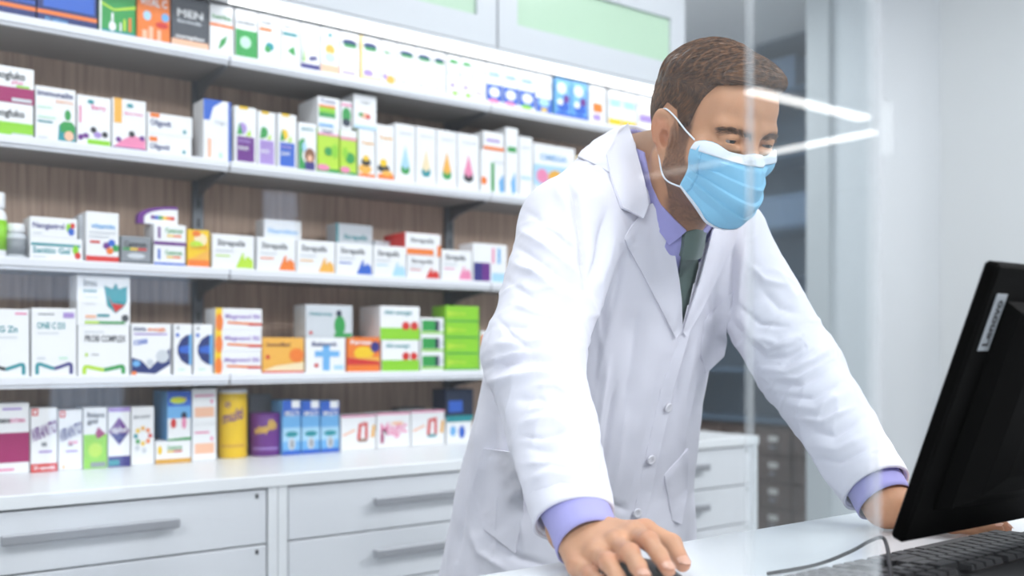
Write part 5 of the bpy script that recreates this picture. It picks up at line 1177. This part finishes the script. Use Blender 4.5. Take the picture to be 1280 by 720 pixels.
# soft random creasing everywhere, also where the camera does not see
from mathutils import noise as mnoise
rr = np.array([mnoise.noise(Vector((v[0] * 16, v[1] * 16, v[2] * 9))) + .5 * mnoise.noise(Vector((v[0] * 34 + 5, v[1] * 34, v[2] * 20))) for v in cV])
low = sstep(1.1, .8, cV[:, 2])
def rings(A, E_, C_, rad):          # short creases running round a sleeve
    out = np.zeros(len(cV))
    for (p, q_, c0_) in ((A, E_, .8), (E_, C_, .25)):
        ax_ = q_ - p; L_ = np.linalg.norm(ax_); ax_ = ax_ / L_; rel = cV - p; t_ = rel @ ax_; rad_ = rel - t_[:, None] * ax_; rr_ = np.linalg.norm(rad_, axis=1)
        m = (rr_ < rad) & (t_ > -.02) & (t_ < L_ + .02); ii = np.nonzero(m)[0]; e1 = unit(np.cross(ax_, [0.3, 1, .2])); e2 = np.cross(ax_, e1)
        c1, c2 = (rad_[ii] @ e1) / rr_[ii], (rad_[ii] @ e2) / rr_[ii]
        v = np.array([mnoise.noise(Vector((t_[k] * 26 + .6 * a_, a_ * 1.1 + 7 * c0_, b__ * 1.1))) for k, a_, b__ in zip(ii, c1, c2)])
        near = .45 + .75 * np.exp(-((t_[ii] / L_ - c0_) / .35) ** 2)
        out[ii] = np.maximum(out[ii], ((1 - np.abs(v)) ** 4 - .35) * near)
    return out
wr = np.maximum(rings(SR, ER, CR_, .095), rings(SL, EL, CL_, .09))
disp = disp * wgt + rr * (.0022 + .003 * low) + .0026 * wr
cV = cV + N * disp[:, None]
coat_bvh = BVHTree.FromPolygons([tuple(v) for v in cV], [tuple(q) for q in cQ.tolist()])
def in_poly(x, y, poly):
    r = np.zeros(len(x), bool); n = len(poly)
    for i in range(n):
        (x1, y1), (x2, y2) = poly[i], poly[(i + 1) % n]
        c = ((y1 > y) != (y2 > y)) & (x < (x2 - x1) * (y - y1) / (y2 - y1 + 1e-12) + x1); r ^= c
    return r
VPOLY = [(812, 205), (816, 250), (825, 282), (834, 312), (842, 360), (849, 408), (853, 408), (868, 352), (880, 310), (892, 285), (905, 262), (880, 230), (840, 205)]
fc = cV[cQ].mean(1); fu, fv, fd = proj(fc); fN = np.cross(cV[cQ[:, 2]] - cV[cQ[:, 0]], cV[cQ[:, 3]] - cV[cQ[:, 1]])
front = ((fc - CAM) * fN).sum(1) < 0
drop = in_poly(fu, fv, VPOLY) & front & (fc[:, 2] > 1.12)
neckhole = (np.linalg.norm((fc - np.array([1.058, 1.05, 1.40])) / np.array([.062, .085, .06]), axis=1) < 1)
drop |= neckhole & (fc[:, 2] > 1.36)
coat = np_mesh('lab_coat', cV, cQ[~drop], M_COAT, person); coat['label'] = 'open-necked white lab coat'
print('coat', len(cV), time.time() - T0)

def cast(bvh, x, y):
    r = ray(x, y); h = bvh.ray_cast(Vector(CAM), Vector(r).normalized()); return h
def patch(name, poly, m, parent, off, bvh=None, step=4, th=.0025, smooth_it=4, offf=None):
    """cloth piece lying on a surface: outline seen in the photo, depth from the surface it lies on"""
    from mathutils.geometry import delaunay_2d_cdt
    bvh = bvh or coat_bvh; pts = []; n0 = len(poly)
    for i in range(n0):
        a, b_ = np.array(poly[i], float), np.array(poly[(i + 1) % n0], float); k = max(1, int(np.linalg.norm(b_ - a) / step))
        for j in range(k): pts.append(tuple(a + (b_ - a) * j / k))
    nb_ = len(pts); xs = [p[0] for p in poly]; ys = [p[1] for p in poly]
    gx_, gy_ = np.meshgrid(np.arange(min(xs), max(xs), step), np.arange(min(ys), max(ys), step)); gx_, gy_ = gx_.ravel(), gy_.ravel()
    ins = in_poly(gx_, gy_, poly); ring_ = np.array(pts)
    for x, y in zip(gx_[ins], gy_[ins]):
        if np.min(np.hypot(ring_[:, 0] - x, ring_[:, 1] - y)) > step * .55: pts.append((x, y))
    v2, e2, f2, *_ = delaunay_2d_cdt([Vector(p) for p in pts], [(i, (i + 1) % nb_) for i in range(nb_)], [], 1, 1e-4)
    pos = []; nor = []
    for p in v2:
        h = cast(bvh, p[0], p[1])
        if h[0] is None: pos.append(None); nor.append(None)
        else: pos.append(np.array(h[0])); nor.append(np.array(h[1]) * (1 if Vector(h[1]).dot(Vector(ray(p[0], p[1]))) < 0 else -1))
    good = [i for i, p in enumerate(pos) if p is not None]
    for i, p in enumerate(pos):
        if p is None:
            j = min(good, key=lambda g_: (v2[g_] - v2[i]).length); dd = (pos[j] - CAM) @ FW; pos[i] = CAM + ray(*v2[i]) * dd; nor[i] = nor[j]
    pos = np.array(pos); nor = np.array(nor); nbv = [set() for _ in v2]
    for f in f2:
        for i in range(3): nbv[f[i]].add(f[(i + 1) % 3]); nbv[f[(i + 1) % 3]].add(f[i])
    dep = (pos - CAM) @ FW
    for _ in range(smooth_it):      # smooth depth and normals only: the outline stays
        dep = np.array([.5 * dep[i] + .5 * np.mean([dep[j] for j in nbv[i]]) if nbv[i] else dep[i] for i in range(len(dep))])
        nor = np.array([nor[i] + np.sum([nor[j] for j in nbv[i]], axis=0) for i in range(len(nor))]); nor /= np.linalg.norm(nor, axis=1)[:, None]
    pos = np.array([CAM + ray(*v2[i]) * dep[i] for i in range(len(dep))])
    o_ = np.array([offf(v2[i][0], v2[i][1]) if offf else off for i in range(len(v2))])
    A = pos + nor * o_[:, None]; Bq = pos + nor * (o_ - th)[:, None]; n = len(A)
    ed = {}
    for f in f2:
        for i in range(3):
            k = (f[i], f[(i + 1) % 3]); ed[k] = ed.get(k, 0) + 1
    fs = [tuple(f) for f in f2] + [tuple(n + i for i in f[::-1]) for f in f2]
    fs += [(a, b_, n + b_, n + a) for (a, b_) in ed if (b_, a) not in ed]
    o = MB().add(np.concatenate([A, Bq]).tolist(), fs).build(name, m, parent, smooth=True)
    md = o.modifiers.new('edge', 'EDGE_SPLIT'); md.split_angle = math.radians(50)
    return o

# ---- shirt: chest panel, collar ring, cuffs
def shirt_sdf(P):
    d = torso(P, -.014)
    d = smin(d, rc(P, (1.058, 1.07, 1.36), (1.055, 1.01, 1.305), .055, .040), .03)
    return smax(d, 1.08 - P[:, 2], .01)
sV, sQ = surfnet(shirt_sdf, (.84, .90, 1.06), (1.28, 1.34, 1.48), .005); sV = lap(sV, sQ, 2, .5)
shirt = np_mesh('shirt', sV, sQ, M_SHIRT, person); shirt['label'] = 'lilac shirt with collar'
shirt_bvh = BVHTree.FromPolygons([tuple(v) for v in sV], [tuple(q) for q in sQ.tolist()])
RINGC = np.array([1.054, 1.028, 1.398]); RF = unit((0.0, -.60, -.80)); RN = unit((0, -.80, .60)); RX = np.array([1.0, 0, 0])
def collar(name, rx, rf, p0, p1, rows, m, parent, n=48, th=.003, lift=None):
    """folded collar: rows of (radial growth, drop away from the head) swept round the neck between two angles (0 = throat)"""
    V = []
    ph = np.linspace(p0, p1, n)
    for (gr, drp) in rows:
        for a in ph:
            g_ = gr(a) if callable(gr) else gr; d_ = drp(a) if callable(drp) else drp
            rad = RX * math.sin(a) * (rx + g_) + RF * math.cos(a) * (rf + g_)
            V.append(RINGC + rad - RN * d_)
    R_ = len(rows); fs = [(i * n + j, i * n + j + 1, (i + 1) * n + j + 1, (i + 1) * n + j) for i in range(R_ - 1) for j in range(n - 1)]
    if lift:
        for i, v in enumerate(V):
            if i // n >= 3:
                h = coat_bvh.find_nearest(Vector(v)); nn = Vector(h[1]); sd_ = (Vector(v) - h[0]).dot(nn); need = lift[i // n]
                if sd_ < need: V[i] = np.array(h[0] + nn * need)
    o = MB().add([tuple(v) for v in V], fs).build(name, m, parent, smooth=True)
    md = o.modifiers.new('thick', 'SOLIDIFY'); md.thickness = th; md.offset = 0
    md = o.modifiers.new('sub', 'SUBSURF'); md.levels = 1; md.render_levels = 1
    return o
pt = lambda a: .012 + .030 * math.exp(-((abs((a + math.pi) % (2 * math.pi) - math.pi) - .35) / .35) ** 2)
for (a0, a1) in ((.10, math.pi), (math.pi, 2 * math.pi - .10)):
    collar('collar', .058, .086, a0, a1, [(-.002, .022), (-.001, .006), (.001, -.002), (.004, -.003), (.008, .002), (.012, .018), (.015, lambda a: .022 + pt(a))], M_SHIRT, shirt, th=.002)
def tube_cloth(name, a, b_, r0, r1, m, parent, th=.002, n=40, wob=.0):
    a, b_ = np.array(a), np.array(b_); ax = unit(b_ - a); s1 = unit(np.cross(ax, UP)); s2 = np.cross(ax, s1); V = []; K = 8
    for i in range(K + 1):
        t_ = i / K
        for k in range(n):
            q = 2 * math.pi * k / n; r_ = (r0 + (r1 - r0) * t_) * (1 + wob * math.sin(3 * q + 5 * t_))
            V.append(a + (b_ - a) * t_ + (s1 * math.cos(q) + s2 * math.sin(q)) * r_)
    o = MB().add([tuple(v) for v in V], [(i * n + k, i * n + (k + 1) % n, (i + 1) * n + (k + 1) % n, (i + 1) * n + k) for i in range(K) for k in range(n)]).build(name, m, parent, smooth=True)
    md = o.modifiers.new('thick', 'SOLIDIFY'); md.thickness = th; md.offset = -1
    return o
HF2 = unit(HAND_F * .75 + unit(JR['m'][0] - WR) * .55)
tube_cloth('cuff', CR_ - HAND_F * .03, CR_ + HF2 * .050 - HAND_F * .004, .0375, .0365, M_SHIRT, shirt, wob=.02)
tube_cloth('sleeve_hem', CR_ - HAND_F * .028, CR_ + HAND_F * .003, .0472, .0468, M_COAT, coat, th=.004, wob=.012); tube_cloth('sleeve_hem', CL_ - HANDL_F * .028, CL_ + HANDL_F * .003, .0485, .0480, M_COAT, coat, th=.004, wob=.012)
tube_cloth('cuff', CL_ - HANDL_F * .03, CL_ + HANDL_F * .026, .0385, .0385, M_SHIRT, shirt, wob=.02)

# collar leaves lying on the neck and chest
nk = np.nonzero((np.linalg.norm(bV[bQ].mean(1) - C7, axis=1) < .2))[0]
allv = np.concatenate([bV, sV]); allq = np.concatenate([bQ[nk], sQ + len(bV)])
neck_bvh = BVHTree.FromPolygons([tuple(v) for v in allv.tolist()], [tuple(q_) for q_ in allq.tolist()])
patch('collar_leaf', [(797, 186), (808, 191), (813, 212), (818, 232), (828, 254), (843, 271), (858, 286), (848, 296), (836, 306), (824, 286), (812, 262), (803, 226)], M_SHIRT, shirt, .005, neck_bvh, step=3, smooth_it=8)
patch('collar_leaf', [(872, 288), (890, 272), (893, 284), (884, 308), (877, 302)], M_SHIRT, shirt, .006, neck_bvh, step=3, smooth_it=6)

# ---- tie
tie = patch('tie', [(850, 316), (868, 316), (870, 345), (860, 390), (852, 412), (846, 385), (845, 345)], M_TIE, person, .006, shirt_bvh); tie['label'] = 'grey-green tie'
patch('tie_knot', [(852, 291), (865, 287), (877, 290), (874, 304), (869, 318), (849, 319), (851, 305)], M_TIE, tie, .013, shirt_bvh, offf=lambda x, y: .014 - .0004 * abs(x - 862), th=.010, step=3)

# ---- coat collar and lapels
gr_ = lambda a: .030 + .012 * math.cos(a)
for (a0, a1) in ((1.22, math.pi), (math.pi, 2 * math.pi - 1.22)):
    collar('coat_collar', .068, .090, a0, a1, [(-.003, .030), (.0, .008), (.003, -.004), (.008, -.005), (.014, .004), (.022, .026), (.030, lambda a: .044)], M_COAT, coat, th=.003, lift=[0, 0, 0, .003, .004, .004, .003])
patch('collar_leaf', [(784, 163), (772, 176), (758, 197), (761, 222), (766, 242), (772, 262), (786, 268), (796, 273), (803, 256), (799, 232), (794, 208), (790, 186)], M_COAT, coat, .009, step=3, smooth_it=14, th=.004, offf=lambda x, y: .008 + .006 * min(1, max(0, (x - 765) / 35)))
roll = lambda x0, k: (lambda x, y: .0035 + .008 * max(0, 1 - abs(x - x0 - k * (y - 300)) / 22) * min(1, max(.0, (418 - y) / 70)))
patch('lapel', [(803, 262), (777, 297), (800, 338), (826, 388), (843, 422), (851, 410), (847, 372), (838, 318), (826, 282), (813, 254)], M_COAT, coat, .006, offf=roll(836, .16))
patch('lapel', [(884, 288), (906, 268), (922, 290), (917, 306), (893, 352), (872, 392), (856, 420), (851, 414), (862, 372), (874, 326)], M_COAT, coat, .006, offf=roll(878, -.24))
# ---- front edge, breast pocket, side pocket, buttons
patch('front_placket', [(851, 414), (864, 404), (842, 480), (820, 580), (803, 664), (786, 664), (803, 580), (826, 480)], M_COAT, coat, .003, th=.003, step=6)
patch('breast_pocket', [(877, 400), (917, 366), (912, 400), (902, 445), (880, 466), (873, 440)], M_COAT, coat, .0042, th=.004, step=5)
patch('hip_pocket', [(606, 560), (650, 566), (656, 640), (645, 690), (606, 660), (592, 610)], M_COAT, coat, .0042, th=.004, step=6)
patch('hip_pocket', [(828, 592), (858, 560), (857, 610), (850, 655), (838, 650)], M_COAT, coat, .0042, th=.004, step=5)
patch('pocket_slit', [(606, 562), (611, 566), (606, 580), (602, 578)], M_GAP, coat, .004, step=2, smooth_it=0)
for (x, y) in ((832, 508), (811, 573), (794, 640)):
    h = cast(coat_bvh, x, y)
    if h[0] is None: continue
    nn = Vector(h[1]); R = nn.to_track_quat('Z', 'Y').to_matrix(); c0 = Vector(h[0]) + nn * .005
    m = MB(); vs = []; prof = [(.0, .0026), (.0045, .0026), (.0062, .0034), (.0075, .0030), (.0078, .0012), (.0072, 0)]
    for (r_, z_2) in prof:
        for k in range(16): vs.append(c0 + R @ Vector((r_ * math.cos(k * math.pi / 8), r_ * math.sin(k * math.pi / 8), z_2)))
    m.add(vs, [(i * 16 + k, i * 16 + (k + 1) % 16, (i + 1) * 16 + (k + 1) % 16, (i + 1) * 16 + k) for i in range(len(prof) - 1) for k in range(16)])
    bo = m.build('button', M_BTN, coat, smooth=True)
    hm = MB()
    for sx_, sy_ in ((-1, -1), (1, -1), (-1, 1), (1, 1)):
        c1 = c0 + R @ Vector((sx_ * .0016, sy_ * .0016, .0028)); hm.add([c1 + R @ Vector((.0006 * math.cos(k), .0006 * math.sin(k), 0)) for k in np.linspace(0, 6.28, 7)[:-1]], [tuple(range(6))])
    hm.build('thread_hole', M_GAP, bo, fix=False)
# ---- trousers and shoes (behind the desk)
HIP = np.array([1.14, 1.34, .86]); FT = [np.array([1.03, 1.44, 0]), np.array([1.27, 1.42, 0])]
def trous_sdf(P):
    d = ell(P, HIP, (.155, .115, .14))
    for s, f_ in zip((-1, 1), FT):
        hip = HIP + np.array([s * .075, 0, -.05]); kn = (hip + f_) / 2 + np.array([0, -.03, .06]); an = f_ + np.array([0, 0, .06])
        d = smin(d, smin(rc(P, hip, kn, .085, .066), rc(P, kn, an, .066, .058), .02), .03)
    return smax(d, .045 - P[:, 2], .004)
tV, tQ = surfnet(trous_sdf, (.88, 1.18, .0), (1.42, 1.58, 1.02), .010); np_mesh('trousers', lap(tV, tQ, 1), tQ, M_TROUS, person)
for s, f_ in zip((-1, 1), FT):
    def shoe_sdf(P, f_=f_):
        d = smin(rc(P, f_ + np.array([0, .03, .045]), f_ + np.array([0, -.06, .040]), .042, .040), rc(P, f_ + np.array([0, -.06, .036]), f_ + np.array([0, -.16, .028]), .040, .030), .03)
        return smax(d, .002 - P[:, 2], .006)
    V_, Q_ = surfnet(shoe_sdf, f_ + np.array([-.07, -.24, -.02]), f_ + np.array([.07, .11, .12]), .006); np_mesh('shoe', lap(V_, Q_, 1), Q_, M_SHOE, person)

# ================================================================== things on the desk
M_MON = mat('monitor_black', '#030303', .6, var=.1, spec=.05)
# ---- monitor (its back to the camera, leaning back)
mb = pY(1128, 680, .56); tilt = math.radians(20); MW, MH = .50, .292
c = Vector((mb[0], mb[1], mb[2])); uw = Vector((math.cos(-.02), math.sin(-.02), 0)); un = uw.cross(Vector((0, 0, 1)))      # un points to the camera side (-Y)
uh = Vector((0, 0, 1)) * math.cos(tilt) + un * math.sin(tilt); ub = un * math.cos(tilt) - Vector((0, 0, 1)) * math.sin(tilt)   # ub: outwards from the back
mr_ = root('monitor', (c.x + MW / 2, c.y, DZ), 'black flat monitor seen from behind with a grey maker tag, leaning back', 'monitor')
def mbox(m_, u0, u1, h0, h1, b0, b1, bev=0):
    t_ = MB().box(u0, u1, h0, h1, b0, b1, bev=bev); m_.add([tuple(c + uw * v[0] + uh * v[1] + ub * v[2]) for v in t_.v], t_.f)
    return m_
mbox(MB(), 0, MW, 0, MH, -.016, 0, .003).build('bezel', M_MON, mr_)
mbox(MB(), .012, MW - .012, .018, MH - .012, -.0175, -.0162).build('screen', M_SCREEN, mr_)
bk = MB(); n_ = 12
ins = [(0.035, .035, 0.0003), (.042, .042, .014), (.07, .06, .026), (.1, .08, .03)]
ring_ = []
for (iu, ih, b_) in ins: ring_ += [(iu, ih, b_), (MW - iu, ih, b_), (MW - iu, MH - ih, b_), (iu, MH - ih, b_)]
bk.add([tuple(c + uw * v[0] + uh * v[1] + ub * v[2]) for v in ring_], [(i * 4 + k, i * 4 + (k + 1) % 4, (i + 1) * 4 + (k + 1) % 4, (i + 1) * 4 + k) for i in range(3) for k in range(4)] + [(0, 1, 2, 3), (12, 13, 14, 15)])
bk.build('back_cover', M_MON, mr_)
# maker tag set upright near the corner
def tagpt(x, y):
    r = Vector(ray(x, y)); pl = c + ub * .0006; t_ = (pl - Vector(CAM)).dot(ub) / r.dot(ub); q = Vector(CAM) + r * t_ - c; return q.dot(uw), q.dot(uh)
(u0, h0), (u1, h1) = tagpt(1227, 441), tagpt(1247, 367)
tg = mbox(MB(), .0115, .0305, h0 + .002, h1, .0003, .0012, .0003).build('maker_tag', mat('tag_silver', '#8d9399', .35, metal=.5), mr_)
vs, fs, w = text_mesh('Lenovo'); L_ = (h1 - h0) * .78; sc = L_ / w
MB().add([tuple(c + uw * (.0258 - v[1] * sc * 1.0) + uh * (h0 + (h1 - h0) * .12 + v[0] * sc) + ub * .0014) for v in vs], fs).build('lettering', M_BLACK, tg, fix=False)
mbox(MB(), MW / 2 - .035, MW / 2 + .035, .05, .16, .0302, .045, .004).build('hinge', M_MON, mr_)
hp = c + uw * (MW / 2) + uh * .09 + ub * .047
bx_, by_ = hp.x, hp.y - .012
MB().tube([(bx_, by_, DZ + .012), (bx_, by_, DZ + .05), (hp.x, hp.y - .004, hp.z)], [.022, .02, .02], 16).build('neck', M_MON, mr_, smooth=False)
MB().box(bx_ - .11, bx_ + .11, by_ - .13, by_ + .008, DZ + .0003, DZ + .012, bev=.003).build('base', M_MON, mr_)

# ---- keyboard
kx0, kx1, ky0, ky1 = .80, 1.235, .508, .632
kb = root('keyboard', ((kx0 + kx1) / 2, (ky0 + ky1) / 2, DZ), 'black keyboard lying on the desk under the monitor', 'keyboard')
def slope_z(y): return DZ + .010 + .010 * (ky1 - y) / (ky1 - ky0) * 1.0
case = MB()
case.add([(x, y, z) for x in (kx0, kx1) for (y, z) in ((ky0, DZ + .0004), (ky1, DZ + .0004), (ky1, slope_z(ky1)), (ky0, slope_z(ky0)))], [(0, 1, 2, 3), (7, 6, 5, 4), (0, 4, 5, 1), (1, 5, 6, 2), (2, 6, 7, 3), (3, 7, 4, 0)])
co = case.build('case', M_BLACK, kb); md = co.modifiers.new('b', 'BEVEL'); md.width = .002; md.segments = 2
ku = (kx1 - kx0 - .014) / 22.6
rows_ = [[1] + [None] + [1] * 4 + [None] + [1] * 4 + [None] + [1] * 3 + [.5, None], [1] * 13 + [2], [1.5] + [1] * 12 + [1.5], [1.75] + [1] * 11 + [2.25], [2.25] + [1] * 10 + [2.75], [1.25] * 3 + [6.25] + [1.25] * 4]
def key(x0, x1, y0, y1):
    zb = slope_z((y0 + y1) / 2); g_ = .0008; t_ = .0016
    vs = [(x0 + g_, y0 + g_, zb), (x1 - g_, y0 + g_, zb), (x1 - g_, y1 - g_, zb), (x0 + g_, y1 - g_, zb), (x0 + g_ + t_, y0 + g_ + t_, zb + .006), (x1 - g_ - t_, y0 + g_ + t_, zb + .006), (x1 - g_ - t_, y1 - g_ - t_, zb + .006), (x0 + g_ + t_, y1 - g_ - t_, zb + .006)]
    MB().add(vs, [(3, 2, 1, 0), (4, 5, 6, 7), (0, 1, 5, 4), (1, 2, 6, 5), (2, 3, 7, 6), (3, 0, 4, 7)]).build('key', M_KEY, kb)
kh = (ky1 - ky0 - .014) / 6.3
# the typist sits at +Y, so the function row is at the far (-Y) side and left for him is +X
for r_, row in enumerate(rows_):
    y0 = ky0 + .006 + r_ * kh + (.3 * kh if r_ else 0); xx = kx1 - .007
    for kw in row:
        if kw is None: xx -= .5 * ku; continue
        key(xx - kw * ku, xx, y0, y0 + kh); xx -= kw * ku
    for blk in ((15.3, 3), (18.6, 4)):
        for j in range(blk[1]):
            if blk[1] == 3 and r_ in (3,): continue
            if blk[1] == 3 and r_ == 4 and j != 1: continue
            if blk[1] == 4 and r_ == 0: continue
            x1_ = kx1 - .007 - (blk[0] + j) * ku; key(x1_ - ku, x1_, y0, y0 + kh)
# its cable makes a loop above the keys
def smooth_path(ctl, n=8):
    out = []; ctl = [np.array(p, float) for p in ctl]
    for i in range(len(ctl) - 1):
        p0_, p1, p2, p3 = ctl[max(i - 1, 0)], ctl[i], ctl[i + 1], ctl[min(i + 2, len(ctl) - 1)]
        for t_ in np.linspace(0, 1, n + 1)[:-1]:
            out.append(.5 * ((2 * p1) + (-p0_ + p2) * t_ + (2 * p0_ - 5 * p1 + 4 * p2 - p3) * t_ ** 2 + (-p0_ + 3 * p1 - 3 * p2 + p3) * t_ ** 3))
    return [tuple(p) for p in out + [ctl[-1]]]
q = lambda x, y, z: pz(x, y, z)
cab = [q(960, 717, .903), q(1020, 706, .904), q(1062, 690, .918), q(1088, 676, .93), q(1103, 672, .934), q(1109, 684, .93), q(1112, 706, .928), q(1116, 735, .922), q(1118, 765, .906), (.74, .30, DZ + .0025), (.80, .20, DZ + .0025)]
MB().tube(smooth_path(cab), .0021, 8).build('cable', M_BLACK, kb, smooth=True)['label'] = 'thin black cable looping up over the keys'
# ---- mouse under the right hand
fwd = unit(np.array([JR['m'][0][0] - WR[0], JR['m'][0][1] - WR[1], 0])); sd = np.array([-fwd[1], fwd[0], 0])      # sd: his left (thumb side)
if sd[0] < 0: sd = -sd
mc = (np.array(JR['i'][1]) + JR['m'][1]) / 2; mc = np.array([mc[0], mc[1], DZ]) - fwd * .004 + sd * .010
mo = root('computer_mouse', tuple(mc), 'black mouse with a red stripe under the hand on the left', 'mouse')
nu_, nv_ = 25, 17; V = []
for i in range(nu_):
    s_ = -1 + 2 * i / (nu_ - 1)
    hw = .034 * (max(0, 1 - abs(s_) ** 3.2)) ** .5 * (1 - .10 * s_); hh = .030 * (max(0, 1 - abs(s_ + .15) ** 2.4 / 1.45)) ** .5
    hh = max(hh, .004) if abs(s_) < 1 else .004
    for j in range(nv_):
        a = math.pi * j / (nv_ - 1); V.append(mc + fwd * .054 * s_ + sd * hw * math.cos(a) + UP * (.001 + hh * math.sin(a) ** .62))
fs = [(i * nv_ + j, i * nv_ + j + 1, (i + 1) * nv_ + j + 1, (i + 1) * nv_ + j) for i in range(nu_ - 1) for j in range(nv_ - 1)] + [(i * nv_, (i + 1) * nv_, (i + 1) * nv_ + nv_ - 1, i * nv_ + nv_ - 1) for i in range(nu_ - 1)]
MB().add([tuple(v) for v in V], fs).build('shell', M_BLACK, mo, smooth=True)
M_RED = mat('red_plastic', '#c8242c', .35)
stripe = [mc + fwd * .054 * s_ + sd * (.0335 * math.sqrt(max(0, 1 - abs(s_) ** 3.2)) * (1 - .10 * s_) * .97) + UP * .011 for s_ in np.linspace(-.3, .93, 14)]
MB().tube([tuple(p) for p in stripe], .0022, 8).build('side_stripe', M_RED, mo, smooth=True)
wc = mc + fwd * .030 + UP * .0285; MB().tube([tuple(wc - sd * .0035), tuple(wc + sd * .0035)], .0075, 16).build('scroll_wheel', M_KEY, mo, smooth=False)
